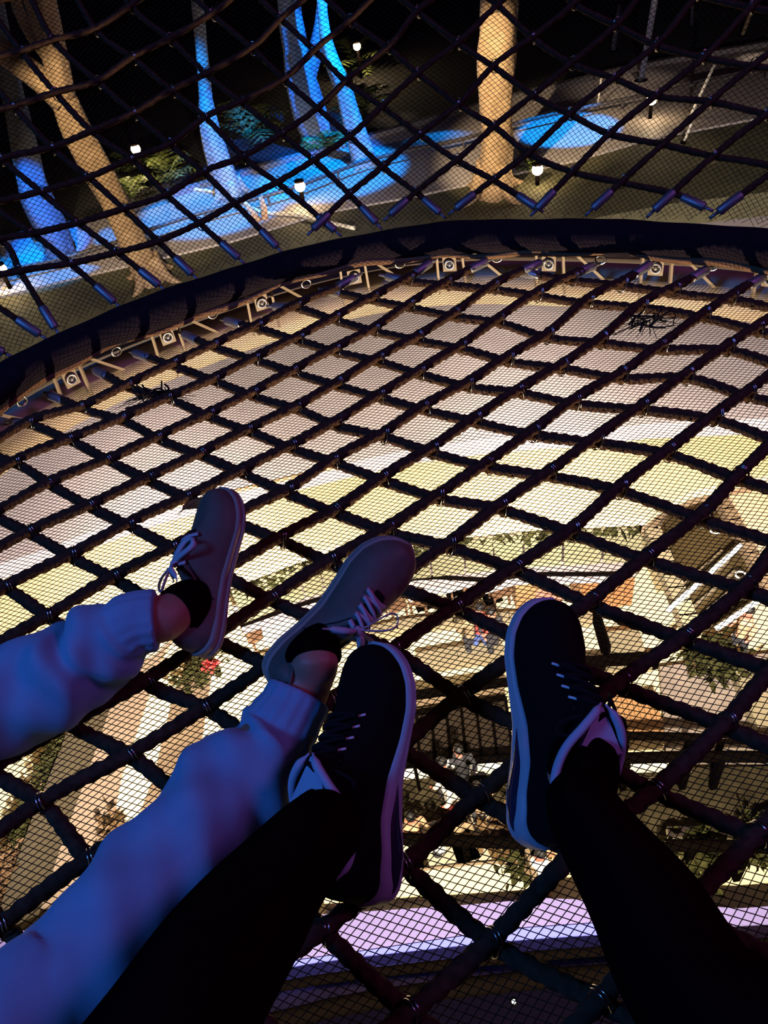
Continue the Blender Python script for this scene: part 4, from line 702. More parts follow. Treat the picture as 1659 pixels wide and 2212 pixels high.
arcs = np.arange(ARC0 - 1.65, ARC0 + 1.75, 0.265)
mbp = MB()
for i, ac in enumerate(arcs):
    for dx in (-0.034, 0.034):
        a = ring_at(ac + dx, -0.012, 0.03)
        b = ring_at(ac + dx * 1.1, 0.016, -0.105)
        m_ = MB().bar(a, b, 0.011, 0.006)
        put(m_.build('hanger_bar', M_brk), frame)
    # bracket plate with ring bolt
    c = ring_at(ac, -0.012, -0.005)
    n = ring_at(ac, -1, 0) - ring_at(ac, 0, 0)
    tg = np.array([-n[1], n[0], 0])
    m_ = MB().box(c, (0.036, 0.008, 0.04), axes=np.array([tg, n, [0, 0, 1]]))
    br = put(m_.build('bracket_plate', M_brk), frame)
    th = np.linspace(0, 2 * math.pi, 13)[:-1]
    pts = c + n * 0.007 + np.cos(th)[:, None] * tg * 0.012 + np.sin(th)[:, None] * np.array([0, 0, 0.012])
    m2 = MB().tube(pts, 0.0035, 6, closed=True)
    m2.blob(c + n * 0.006, 0.006, 8, 4)
    e_ = m2.build('ring_bolt', M_ferrule, None, True)
    e_.parent = br
    # small hook link between the ferrules
    c2 = ring_at(ac + 0.13, -0.02, 0.012)
    pts = c2 + np.cos(th)[:, None] * tg * 0.013 + np.sin(th)[:, None] * np.array([0, 0, 0.011])
    m3 = MB().tube(pts, 0.003, 6, closed=True)
    m3.bar(c2 + np.array([0, 0, .008]), c2 + np.array([0, 0, 0.03]), 0.006)
    put(m3.build('hook_link', M_steel, None, True), frame)
    # diagonal stay
    a = ring_at(ac + 0.05, 0.0, 0.03)
    b = ring_at(ac + 0.14, 0.03, -0.07)
    put(MB().bar(a, b, 0.007).build('diagonal_stay', M_brk), frame)

# ------------------------------------------------------------------ things caught on the net
def tangle(x, y, r, label, seed):
    c = G(x, y, 0.004)
    q = np.random.default_rng(seed)
    t = empty('net_tangle', tuple(c))
    tag(t, label, 'tangle')
    V, F = [], []
    mb = MB()
    for i in range(16):
        a = q.normal(0, 1, 3) * np.array([r * .9, r * .5, r * .15])
        d = q.normal(0, 1, 3) * np.array([r, r * .5, r * .25])
        pth = spline(np.array([a - d, a + q.normal(0, r * .2, 3), a + d]), r * .15)
        mb.tube(pth, q.uniform(.0012, .0028), 5)
    mb.build('knot', M_mesh, t, True)
    mb = MB()
    for i in range(22):
        a = q.uniform(0, 2 * math.pi)
        L = r * q.uniform(2.0, 4.2)
        d = np.array([math.cos(a), math.sin(a) * .45, 0])
        pth = np.array([d * r * .3, d * L * .5 + [0, 0, -.006], d * L + [0, 0, -.016]])
        mb.tube(pth, .0008, 4)
    mb.build('pulled_strands', M_mesh, t)
    return t


tangle(1402, 690, .030, 'dark tangle of pulled netting near the right end of the rim', 5)
tangle(330, 852, .028, 'dark tangle of pulled netting near the left end of the rim', 6)


def fallen_leaf(x, y, size, rz, m, label):
    c = G(x, y, 0.02)
    u = np.linspace(0, 1, 9)
    V, F = [], []
    for k in u:
        w_ = size * .26 * math.sin(math.pi * min(1, k * .95 + .03))
        for a in (-1, -.5, 0, .5, 1):
            V.append((size * (k - .5), a * w_, .006 * math.cos(k * 4) + .004 * abs(a)))
    F = grid_faces(9, 5, False, False)
    o = empty('fallen_leaf', tuple(c))
    o.rotation_euler = (.2, -.15, rz)
    tag(o, label, 'leaf')
    V = np.array(V)
    obj('blade', np.vstack([V, V - [0, 0, .0012]]), np.vstack([F, F[:, ::-1] + len(V)]), m, o)
    MB().tube(np.array([(-size * .75, 0, .006), (-size * .2, 0, .007), (size * .48, 0, .001)]), .0011, 5).build('midrib', m, o, True)
    return o


fallen_leaf(418, 1090, .045, .6, mat('olive_dead_leaf', (.20, .13, .03), .7), 'small olive dead leaf caught at a clip above the left grey toe')
fallen_leaf(388, 768 + 36, .03, 1.4, mat('brown_dead_leaf', (.10, .05, .03), .7), 'tiny brown dead leaf on the net near the left rim')

# ------------------------------------------------------------------ people: shoes
def lerp_tab(t, xs, ys):
    """smooth (pchip-like) table lookup via dense linear + blur"""
    xx = np.linspace(0, 1, 401)
    yy = np.interp(xx, xs, ys)
    k = np.hanning(29)
    k /= k.sum()
    pad = np.r_[np.full(14, yy[0]), yy, np.full(14, yy[-1])]
    ys2 = np.convolve(pad, k, 'valid')
    wgt = np.clip(np.minimum(xx, 1 - xx) / 0.05, 0, 1)
    return np.interp(t, xx, yy * (1 - wgt) + ys2 * wgt)


OT = [0, .01, .035, .08, .18, .3, .45, .6, .72, .82, .9, .955, .985, 1]
LAT = [0, .012, .023, .030, .036, .036, .039, .046, .050, .049, .041, .029, .017, 0]
MED = [0, .012, .023, .030, .033, .029, .028, .037, .046, .047, .040, .028, .016, 0]


class Shoe:
    def __init__(s, L, right, kind):
        s.L, s.sg, s.kind = L, (-1 if right else 1), kind
        s.k = L / 0.29
        if kind == 'grey':
            s.ht = ([0, .02, .05, .09, .18, .28, .38, .46, .52, .6, .7, .8, .9, .955, .985, 1],
                    [.010, .036, .052, .058, .050, .042, .046, .066, .072, .064, .054, .047, .040, .032, .020, .004])
            s.zs = ([0, .3, .6, 1], [.030, .027, .024, .022])
            s.prof = [(-.014, 0), (-.003, .03), (.0015, .15), (.002, .40), (-.0008, .45), (-.0008, .48), (.002, .53), (.002, .86), (-.001, .97), (-.014, 1.0)]
        else:
            s.ht = ([0, .02, .05, .09, .18, .28, .38, .46, .52, .6, .7, .8, .9, .955, .985, 1],
                    [.012, .050, .070, .078, .066, .058, .070, .088, .088, .074, .060, .050, .042, .034, .022, .004])
            s.zs = ([0, .12, .3, .45, .6, .8, 1], [.030, .040, .040, .029, .018, .018, .015])
            s.prof = [(-.014, 0), (-.002, .03), (.004, .14), (.006, .30), (.004, .42), (.0045, .5), (.0035, .72), (.0005, .92), (-.012, 1.0)]

    def yl(s, t):
        return lerp_tab(t, OT, LAT) * s.k

    def ym(s, t):
        return lerp_tab(t, OT, MED) * s.k

    def zb(s, t):
        return (0.016 * np.clip((t - .68) / .32, 0, 1) ** 2 + 0.006 * np.clip((.1 - t) / .1, 0, 1) ** 2) * s.k

    def zso(s, t):
        return lerp_tab(t, *s.zs) * s.k

    def h(s, t):
        return lerp_tab(t, *s.ht) * s.k

    def pt(s, t, phi, off=0.0):
        """point on the upper; phi 0 = lateral edge, pi = medial edge"""
        t = np.asarray(t, float)
        phi = np.asarray(phi, float)
        yl, ym = s.yl(t), s.ym(t)
        yc, wd = (yl - ym) / 2, (yl + ym) / 2
        c, sn = np.cos(phi), np.sin(phi)
        tap = np.interp(t, [0, .1, .3, .5, .65, .8, 1], [.25, .30, .42, .50, .38, .15, .1])
        y = yc + (wd + off * .7) * np.sign(c) * np.abs(c) ** .72 * (1 - tap * np.abs(sn) ** 1.4)
        z = s.zb(t) + s.zso(t) - .005 * s.k + (s.h(t) + off) * np.abs(sn) ** .72
        return np.stack([t * s.L, s.sg * y, z], -1)

    def build(s, M, parent, label):
        Mw = lambda V: (np.asarray(V).reshape(-1, 3) @ M[:3, :3].T) + M[:3, 3]
        tt = (1 - np.cos(np.linspace(0, math.pi, 70))) / 2
        ph = np.linspace(0, math.pi, 36)
        T, PH = np.meshgrid(tt, ph, indexing='ij')
        V = s.pt(T, PH)
        F = grid_faces(len(tt), len(ph), False, False)
        if s.sg < 0:
            F = F[:, ::-1]
        up = obj('shoe', Mw(V), F, M_grey if s.kind == 'grey' else M_bupper, parent)
        up['label'] = label
        # sole
        pr = s.prof
        rings = []
        for t in tt:
            yl, ym, zb, zs = s.yl(t), s.ym(t), s.zb(t), s.zso(t)
            x = t * (s.L + .008) - .004
            fl = min(1.0, max(yl, ym) / (.018 * s.k))
            row = [(x, s.sg * (yl + o * fl), zb + f * zs) for o, f in pr] + [(x, -s.sg * (ym + o * fl), zb + f * zs) for o, f in pr[::-1]]
            rings.append(row)
        V = np.array(rings)
        F = grid_faces(len(tt), V.shape[1], False, True)
        if s.sg > 0:
            F = F[:, ::-1]
        so = obj('sole', Mw(V), F, M_greysole if s.kind == 'grey' else M_bsole, up)
        so['label'] = 'pale rubber sole' if s.kind == 'grey' else 'white foam sole with air window at heel'

        def ribbon(pts, wv, name, m, thick=.0012):
            """flat lace strip: pts (N,3), wv (N,3) half width vectors"""
            pts, wv = np.asarray(pts), np.asarray(wv)
            tgt = np.gradient(pts, axis=0)
            nn = np.cross(tgt, wv)
            nn /= np.linalg.norm(nn, axis=1)[:, None] + 1e-12
            ring = np.stack([pts - wv + nn * thick * .3, pts + nn * thick, pts + wv + nn * thick * .3, pts - nn * thick * .6], 1)
            return ring.reshape(-1, 3), grid_faces(len(pts), 4, False, True)

        def emit(parts, name, m, par=up):
            n0, VV, FF = 0, [], []
            for V_, F_ in parts:
                VV.append(V_)
                FF.append(np.asarray(F_) + n0)
                n0 += len(V_)
            return obj(name, Mw(np.vstack(VV)), np.vstack(FF), m, par)

        k = s.k
        if s.kind == 'grey':
            # tongue / throat
            ta = np.linspace(.45, .70, 14)
            pa = np.linspace(math.radians(66), math.radians(114), 9)
            T, PH = np.meshgrid(ta, pa, indexing='ij')
            wid = 1 - .55 * np.clip((T - .6) / .1, 0, 1)
            PH = math.pi / 2 + (PH - math.pi / 2) * wid
            V = s.pt(T, PH, .0012)
            emit([(V.reshape(-1, 3), grid_faces(14, 9, False, False))], 'tongue', M_dark)
            lp = []
            rows = [.485, .53, .575, .62, .66]
            for i, t in enumerate(rows):
                a0, a1 = (math.radians(56), math.radians(124)) if i < 4 else (math.radians(62), math.radians(118))
                pa = np.linspace(a0, a1, 15)
                tt2 = t + .012 * np.sin(np.linspace(0, math.pi, 15)) * (1 if i % 2 else -1)
                q = s.pt(tt2, pa, .0035)
                wv = np.tile([.0044 * k, 0, .0004], (15, 1))
                lp.append(ribbon(q, wv, '', None, .0016))
                # crossing diagonal
                if i < 4:
                    pa = np.linspace(a0, a1, 12)
                    q = s.pt(np.linspace(t, rows[i + 1], 12), pa, .0052)
                    lp.append(ribbon(q, np.tile([.0038 * k, .0018, 0], (12, 1)), '', None, .0015))
            # bow: two loops and two ends with aglets
            kn = s.pt(.475, math.pi / 2, .007)

            def bow(dx, dy, dz, l, wdt):
                """closed loop leaving the knot in direction d, opening to width wdt"""
                d = np.array([dx, dy * s.sg, dz])
                d = d / np.linalg.norm(d)
                side = np.cross(d, [0, 0, 1.0])
                side /= np.linalg.norm(side)
                u = np.linspace(0, 1, 26)
                q = kn + np.outer(l * np.sin(math.pi * u) ** .8, d) + np.outer(wdt * np.sin(2 * math.pi * u), side) + np.outer(-.012 * np.sin(math.pi * u) ** 2, [0, 0, 1.0])
                nv = np.cross(np.gradient(q, axis=0), d)
                wv = np.tile(np.cross(d, side) * .0042 + side * .0032, (26, 1))
                lp.append(ribbon(q, wv, '', None, .0012))
            if s.sg > 0:      # the left shoe: loops hang to the tongue side
                bow(.8, -.9, .12, .048, .010)
                bow(-.75, .5, .25, .050, .009)
            else:
                bow(.95, .55, .30, .060, .011)
                bow(-.10, .9, -.25, .045, .009)
            for dd, l in (((-.55, -.75 if s.sg < 0 else -.6, .25), .055), ((-.3, .8, -.35), .05)):
                d = np.array([dd[0], dd[1] * s.sg, dd[2]])
                d /= np.linalg.norm(d)
                u = np.linspace(0, 1, 12)
                q = kn + np.outer(l * u, d) + np.outer(.006 * np.sin(u * 5), [0, 0, 1.0])
                sd = np.cross(d, [0, 0, 1.0])
                wv = np.outer(.0060 * np.where(u < .78, np.sin(.4 + u * 2.4), .28), sd)
                lp.append(ribbon(q, wv, '', None, .0014))
            V_, F_ = tube(kn + np.outer(np.linspace(-1, 1, 6), [.002, .007, .0]), .0055 * np.array([.5, .9, 1, 1, .9, .5]), 8, caps=False)
            lp.append((V_, F_))
            lo = emit(lp, 'laces', M_lace)
            lo['label'] = 'flat pale grey laces tied in a bow'
            # collar binding and heel seam
            ca = []
            cpts = [(.47, 62), (.40, 48), (.30, 42), (.18, 50), (.09, 66), (.055, 90), (.09, 114), (.18, 130), (.30, 138), (.40, 132), (.47, 118)]
            q = np.array([s.pt(t, math.radians(a), .0012) for t, a in cpts])
            q = spline(q, .006)
            V_, F_ = tube(q, .0026, 6, caps=False)
            emit([(V_, F_)], 'collar_binding', M_grey)
            # stitched quarter seam on both sides
            for a in (1, -1):
                q = np.array([s.pt(t, math.pi / 2 + a * math.radians(d), .0006) for t, d in ((.50, 34), (.44, 46), (.38, 58), (.33, 70), (.30, 84))])
                q = spline(q, .005)
                V_, F_ = tube(q, .0009, 5, caps=False)
                emit([(V_, F_)], 'seam', M_dark)
            # dark sock filling the collar opening
        else:
            # ribbed throat, laces and light eyelets
            lp = []
            rows = [.50, .545, .59, .635, .68]
            for i, t in enumerate(rows):
                pa = np.linspace(math.radians(54), math.radians(126), 15)
                q = s.pt(t + .01 * np.sin(np.linspace(0, math.pi, 15)), pa, .0045)
                V_, F_ = tube(q, .0030, 6, caps=False)
                lp.append((V_, F_))
                if i < 4:
                    q = s.pt(np.linspace(t, rows[i + 1], 12), np.linspace(math.radians(56), math.radians(124), 12), .007)
                    lp.append(tube(q, .0028, 6, caps=False))
            kn = s.pt(.49, math.pi / 2, .010)
            for d0, l, wd in (((-.1, 1.0, -.35), .085, .012), ((.55, 1.0, -.5), .07, .010), ((-.35, -.6, -.2), .05, .009)):
                d = np.array([d0[0], d0[1] * s.sg, d0[2]])
                d /= np.linalg.norm(d)
                sd = np.cross(d, [0, 0, 1.0])
                u = np.linspace(0, 1, 26)
                q = kn + np.outer(l * np.sin(math.pi * u) ** .85, d) + np.outer(wd * np.sin(2 * math.pi * u), sd) - np.outer(.02 * np.sin(math.pi * u) ** 2, [0, 0, 1.0])
                lp.append(tube(q, .0024, 6, caps=False))
            lo = emit(lp, 'laces', M_dark)
            lo['label'] = 'thin black laces'
            for t in rows:
                for a in (128, 52):
                    q = np.array([s.pt(t + du, math.radians(a + da), .0022) for du, da in ((-.004, -7), (0, -1), (.006, 6))])
                    V_, F_ = tube(spline(q, .002), .0017, 6)
                    e = obj('eyelet', Mw(V_), F_, M_eyelet, up)
            # tongue lining and padded collar lining
            T = np.linspace(0, 1, 9)
            A_ = np.linspace(-1, 1, 11)
            pts = []
            for u in T:
                for a in A_:
                    pts.append((s.L * (.515 - .16 * u), a * (.003 + .027 * u) * k, (.112 - .004 * u + .006 * a * a * u) * k + .006))
            V = np.array(pts)
            F = grid_faces(9, 11, False, False)
            V2 = V - np.array([.001, 0, .005])
            emit([(V, F), (V2, F[:, ::-1])], 'tongue_lining', M_lining)
            cpts = [(.525, .003, .112), (.48, .015, .116), (.42, .028, .112), (.34, .039, .098), (.25, .041, .086), (.16, .038, .084), (.09, .027, .092)]
            zrow = lambda t, z: z * k + .008
            for sd in (1, -1):
                q = spline(np.array([(t * s.L, sd * y * k * 1.02, zrow(t, z)) for t, y, z in cpts]), .005)
                u = np.linspace(0, 1, len(q))
                rr = .0052 * np.clip(np.minimum(u, 1 - u) / .10, .3, 1)
                V_, F_ = tube(q, rr, 8)
                o_ = obj('collar_lining', Mw(V_), F_, M_lining, up)
            # collar walls: knit continues up to the lining
            for sd in (1, -1):
                rows_ = []
                for t, y, z in cpts:
                    p0 = s.pt(t, math.pi / 2 - s.sg * sd * math.radians(46), 0)
                    p1 = np.array([t * s.L, sd * y * k * 1.05, zrow(t, z)])
                    rows_.append([p0 * (1 - u) + p1 * u + np.array([0, sd * .004 * math.sin(math.pi * u), 0]) for u in np.linspace(0, 1, 7)])
                V = np.array(rows_).reshape(-1, 3)
                F = grid_faces(len(cpts), 7, False, False)
                obj('collar', Mw(V), F, M_bupper, up)
            # clear cushion window in the heel of the sole, both sides
            for sd, fn in ((s.sg, s.yl), (-s.sg, s.ym)):
                tw = np.linspace(.05, .44, 26)
                rows_ = []
                for t in tw:
                    e = math.sin(math.pi * ((t - .05) / .39) ** .75)
                    for v in np.linspace(-1, 1, 7):
                        zz = s.zb(t) + s.zso(t) * (.42 + .22 * e * v + .10 * (t - .2))
                        yy = fn(t) + (.0050 + .0030 * e * (1 - v * v))
                        rows_.append((t * (s.L + .008) - .004, sd * yy, zz))
                V = np.array(rows_)
                F = grid_faces(26, 7, False, False)
                obj('cushion_window', Mw(V), F, M_window, up)
        s.M = M
        s.obj = up
        return s

    def w(s, x, y, z):
        return s.M[:3, :3] @ np.array([x, y * s.sg, z]) + s.M[:3, 3]


def shoe_matrix(heel, toe, L, depth, away, roll, left):
    """heel/toe: directions of the sole's centre line ends; roll tips the laces sideways"""
    H = P(heel[0], heel[1], depth)
    Tp = P(toe[0], toe[1], depth + away)
    Fv = Tp - H
    Fv /= np.linalg.norm(Fv)
    v = H + Fv * L / 2 - CAM
    Vp = -v + Fv * (v @ Fv)
    Vp /= np.linalg.norm(Vp)
    W = np.cross(Vp, Fv)
    if (ROT @ W)[0] > 0:
        W = -W
    if not left:
        W = -W
    U = math.cos(math.radians(roll)) * Vp + math.sin(math.radians(roll)) * W
    Yv = np.cross(U, Fv)
    M = np.eye(4)
    M[:3, 0], M[:3, 1], M[:3, 2], M[:3, 3] = Fv, Yv, U, H
    return M


def leg_tube(pts, radii, wrinkle, n=44, step=.006):
    pts = np.asarray(pts, float)
    path = spline(pts, step)
    s = np.r_[0, np.cumsum(np.linalg.norm(np.diff(path, axis=0), axis=1))]
    sp = []
    for q in pts:
        sp.append(s[np.linalg.norm(path - q, axis=1).argmin()])
    xs = np.linspace(0, s[-1], 600)
    ys = np.interp(xs, sp, radii)
    kk = np.hanning(25)
    kk /= kk.sum()
    ys = np.convolve(np.r_[np.full(12, ys[0]), ys, np.full(12, ys[-1])], kk, 'valid')
    rad = np.interp(s, xs, ys)

    def radial(i, th):
        return 1 + wrinkle(s[i], th)
    return tube(path, rad, n, radial=radial)


def remesh(name, parts, voxel, m, parent, smooth=3):
    n0, VV, FF = 0, [], []
    for V_, F_ in parts:
        VV.append(np.asarray(V_))
        FF += [[i + n0 for i in f] for f in (F_.tolist() if isinstance(F_, np.ndarray) else F_)]
        n0 += len(V_)
    me = make_mesh(name, np.vstack(VV), FF, m)
    tmp = bpy.data.objects.new(name + '_tmp', me)
    COL.objects.link(tmp)
    md = tmp.modifiers.new('r', 'REMESH')
    md.mode = 'VOXEL'
    md.voxel_size = voxel
    ms = tmp.modifiers.new('s', 'SMOOTH')
    ms.iterations = smooth
    ms.factor = .5
    dg = bpy.context.evaluated_depsgraph_get()
    me2 = bpy.data.meshes.new_from_object(tmp.evaluated_get(dg))
    bpy.data.objects.remove(tmp)
    me2.name = name
    me2.polygons.foreach_set('use_smooth', np.ones(len(me2.polygons), dtype=bool))
    o = bpy.data.objects.new(name, me2)
    COL.objects.link(o)
    o.parent = parent
    return o


# ---- the companion: pale jeans, grey sneakers
pj_ = empty('person', (0, 0, 0))
tag(pj_, 'person in pale blue cuffed jeans and grey sneakers, legs stretched out on the net', 'person')
gl = Shoe(.262, False, 'grey').build(shoe_matrix((460, 1420), (512, 1082), .262, 1.15, .09, 60, True), pj_, 'left grey leather sneaker seen from its inner side')
gr = Shoe(.262, True, 'grey').build(shoe_matrix((578, 1462), (838, 1196), .265, 1.05, .05, 26, False), pj_, 'right grey leather sneaker with untucked bow')

HIPJ = np.array([-0.84, -0.10, 0.15])


def ank(sh, x, z, y=0.0):
    return sh.w(x * sh.L, y, z)


# left leg
a_l = [ank(gl, .24, .030), ank(gl, .23, .062), P(352, 1338, 1.105), P(300, 1345, 1.10), P(235, 1385, 1.10), P(130, 1450, 1.095), P(0, 1520, 1.085), P(-160, 1590, 1.06)]
knee_l = a_l[-1] + np.array([-.10, -.07, .02])
hip_l = HIPJ + np.array([-.10, .05, 0])
# right leg
a_r = [ank(gr, .25, .030), ank(gr, .23, .066), P(668, 1460, 1.022), P(622, 1548, 1.0), P(575, 1615, .985), P(440, 1785, .91), P(300, 1970, .84), P(140, 2170, .775)]
knee_r = a_r[-1] + np.array([-.05, -.06, .015])
hip_r = HIPJ + np.array([.12, -.04, 0])

# skin: both lower legs run on inside the jeans and meet at the hips (one continuous body)
parts = []
for a_, kn_, hp_ in ((a_l, knee_l, hip_l), (a_r, knee_r, hip_r)):
    pts = [a_[0], a_[1], a_[2], a_[3], a_[5], a_[6], kn_, hp_]
    parts.append(leg_tube(pts, [.016, .0315, .0335, .037, .048, .050, .05, .06], lambda s, th: 0 * s * th, 24, .01))
V_, F_ = tube(np.array([hip_l, HIPJ, hip_r]), [.07, .085, .07], 20)
parts.append((V_, F_))
remesh('body', parts, .006, M_skin, pj_)
# low socks
for sh, a_ in ((gl, a_l), (gr, a_r)):
    full = spline(np.array([a_[0], a_[1], a_[2], a_[3]]), .004)
    i1 = int(np.linalg.norm(full - a_[1], axis=1).argmin())
    i2 = int(np.linalg.norm(full - a_[2], axis=1).argmin())
    path = full[:i1 + int((i2 - i1) * (.45 if sh is gl else -.02)) + 1] if sh is gl else full[:i1 + 1]
    u = np.linspace(0, 1, len(path))
    # long axis of the ellipse follows the foot
    p, t_, A_, B_ = frames(path)
    foot = sh.M[:3, 0]
    VV = []
    th = np.linspace(0, 2 * math.pi, 33)[:-1]
    for i in range(len(path)):
        ax = foot - t_[i] * (foot @ t_[i])
        ax /= np.linalg.norm(ax)
        ay = np.cross(t_[i], ax)
        rx = np.interp(u[i], [0, .3, .6, 1], [.056, .052, .042, .0352] if sh is gl else [.052, .046, .039, .0345])
        ry = np.interp(u[i], [0, .3, .6, 1], [.026, .030, .034, .0352])
        VV.append(path[i] + np.outer(np.cos(th) * rx, ax) + np.outer(np.sin(th) * ry, ay))
    V_ = np.vstack(VV)
    F_ = grid_faces(len(path), 32).tolist() + [list(range(31, -1, -1)), list(range(len(V_) - 32, len(V_)))]
    obj('sock', V_, F_, M_sock, pj_)


def jean_wrinkle(seed, cuff0, cuff1):
    def fn(s, th):
        inc = np.clip((s - cuff0) / .004, 0, 1) * np.clip((cuff1 - s) / .006, 0, 1)
        pleat = .035 * np.sin(17 * th + seed + 6 * s) * inc + .02 * np.sin(29 * th + seed * 2) * inc
        groove = -.05 * np.exp(-((s - cuff1) / .004) ** 2) - .03 * np.exp(-((s - cuff0 - .02) / .003) ** 2)
        out = np.clip((s - cuff1 - .01) / .03, 0, 1)
        fade = np.exp(-np.clip(s - cuff1, 0, 9) / .16)
        folds = (.15 * np.sin(2 * th + 46 * s + seed) + .10 * np.sin(3 * th - 62 * s + seed * 1.7) + .05 * np.sin(5 * th + 95 * s)) * out * (.20 + .80 * fade)
        ph = s - cuff1 - .055 - .022 * np.sin(th + seed)
        folds = folds - .26 * np.exp(-(ph / .011) ** 2) * (.5 + .5 * np.cos(th - 1.2 - seed)) + .12 * np.exp(-((ph - .03) / .02) ** 2)
        ph2 = s - cuff1 - .012 - .010 * np.sin(2 * th + seed)
        folds = folds - .12 * np.exp(-(ph2 / .006) ** 2) * (.5 + .5 * np.cos(2 * th + seed))
        sag = .05 * np.sin(th + 1.1 + seed + 5 * s) * out
        seam = .012 * np.exp(-((np.mod(th - .6 - seed, 2 * math.pi) - math.pi) / .05) ** 2) * out
        return pleat + groove + folds + sag + seam
    return fn


parts = []
for a_, kn_, hp_, sd, rr in ((a_l, knee_l, hip_l, .4, [.0445, .0445, .060, .068, .073, .074]), (a_r, knee_r, hip_r, 2.1, [.0440, .0445, .062, .068, .073, .076])):
    d01 = a_[3] - a_[2]
    start = a_[2] + d01 * (.25 if a_ is a_l else .45)
    pts = [start, a_[3] + d01 * (.10 if a_ is a_l else -.08), a_[4], a_[5], a_[6], a_[7], kn_, hp_]
    parts.append(leg_tube(pts, [rr[0], rr[1], rr[2], rr[3], rr[4], rr[5], .082, .10], jean_wrinkle(sd, 0.0, .046), 64, .0045))
V_, F_ = tube(np.array([hip_l + [-.02, 0, 0], HIPJ, hip_r + [.02, 0, 0]]), [.10, .125, .10], 24)
parts.append((V_, F_))
V_, F_ = tube(np.array([HIPJ, HIPJ + [-.02, -.05, .12], HIPJ + [-.03, -.08, .2]]), np.array([[.17, .12], [.165, .11], [.16, .105]]), 28)
parts.append((V_, F_))
jo = remesh('trousers', parts, .0036, M_denim, pj_, 2)
jo['label'] = 'pale blue denim jeans with elastic cuffs'
# stitched cuff lines
for a_, r0 in ((a_l, .0455), (a_r, .0455)):
    d = a_[3] - a_[2]
    L_ = np.linalg.norm(d)
    d /= L_
    ax = np.cross(d, [0, 0, 1.0])
    ax /= np.linalg.norm(ax)
    ay = np.cross(d, ax)

# ---- the viewer: black trousers and black trainers
pv = empty('person', (0, 0, 0))
tag(pv, 'person in black trousers and black white-soled trainers, feet propped on the net', 'person')
bl = Shoe(.295, False, 'black').build(shoe_matrix((826, 1950), (840, 1448), .295, .885, .10, 44, True), pv, 'left black trainer with white sole on its inner side')
br_ = Shoe(.295, True, 'black').build(shoe_matrix((1135, 1825), (1158, 1328), .295, .905, .11, 40, False), pv, 'right black trainer with white sole on its inner side')
b_l = [ank(bl, .25, .030), ank(bl, .23, .085), P(690, 1800, .795), P(560, 1950, .735), P(400, 2190, .65)]
b_r = [ank(br_, .25, .030), ank(br_, .23, .085), P(1270, 1765, .81), P(1390, 1950, .755), P(1545, 2190, .67)]
HIPV = np.array([0.02, -0.50, 0.14])
kn_l = P(230, 2470, .60)
kn_r = b_r[-1] + np.array([.07, -.08, .03])
parts, skin = [], []


def blk_wr(seed):
    def fn(s, th):
        return (.035 * np.sin(2 * th + 30 * s + seed) + .02 * np.sin(3 * th - 40 * s)) * np.clip(s / .05, 0, 1) * np.exp(-s / .4)
    return fn


for b_, kn_, sx, sd in ((b_l, kn_l, -1, .3), (b_r, kn_r, 1, 1.9)):
    hp = HIPV + np.array([sx * .10, 0, 0])
    tl = [kn_ + (hp - kn_) * k for k in (.12, .5)]
    parts.append(leg_tube(b_[1:] + [kn_] + tl + [hp], [.030, .042, .055, .063, .068, .07, .085, .10], blk_wr(sd), 40, .006))
    skin.append(leg_tube(b_ + [kn_] + tl + [hp], [.028, .030, .034, .038, .04, .04, .045, .05, .07], lambda s, th: 0 * s * th, 20, .012))
V_, F_ = tube(np.array([HIPV + [-.12, 0, 0], HIPV, HIPV + [.12, 0, 0]]), [.10, .13, .10], 24)
parts.append((V_, F_))
skin.append(tube(np.array([HIPV + [-.1, 0, 0], HIPV, HIPV + [.1, 0, 0]]), [.07, .09, .07], 20))
remesh('body', skin, .008, M_skin, pv)
bo = remesh('trousers', parts, .006, M_blackcloth, pv)
bo['label'] = 'plain black trousers'
for sh in (bl, br_):
    path = spline(np.array([ank(sh, .33, .03), ank(sh, .28, .06), ank(sh, .25, .095), ank(sh, .23, .115)]), .006)
    p, t_, A_, B_ = frames(path)
    foot = sh.M[:3, 0]
    u = np.linspace(0, 1, len(path))
    th = np.linspace(0, 2 * math.pi, 29)[:-1]
    VV = []
    for i in range(len(path)):
        ax = foot - t_[i] * (foot @ t_[i])
        ax /= np.linalg.norm(ax)
        ay = np.cross(t_[i], ax)
        VV.append(path[i] + np.outer(np.cos(th) * np.interp(u[i], [0, .5, 1], [.066, .056, .046]), ax) + np.outer(np.sin(th) * np.interp(u[i], [0, .5, 1], [.022, .027, .031]), ay))
    V_ = np.vstack(VV)
    F_ = grid_faces(len(path), 28).tolist() + [list(range(27, -1, -1)), list(range(len(V_) - 28, len(V_)))]
    obj('sock', V_, F_, M_sock, pv)

# ------------------------------------------------------------------ the atrium below
def GY(x, y, Y):
    """point in the direction (x, y) on the upright plane world-y = Y"""
    v = ROT.T @ np.array([(x - 829.5) / FPX, (y - 1106) / FPX, 1.0])
    return CAM + v * (Y - CAM[1]) / v[1]


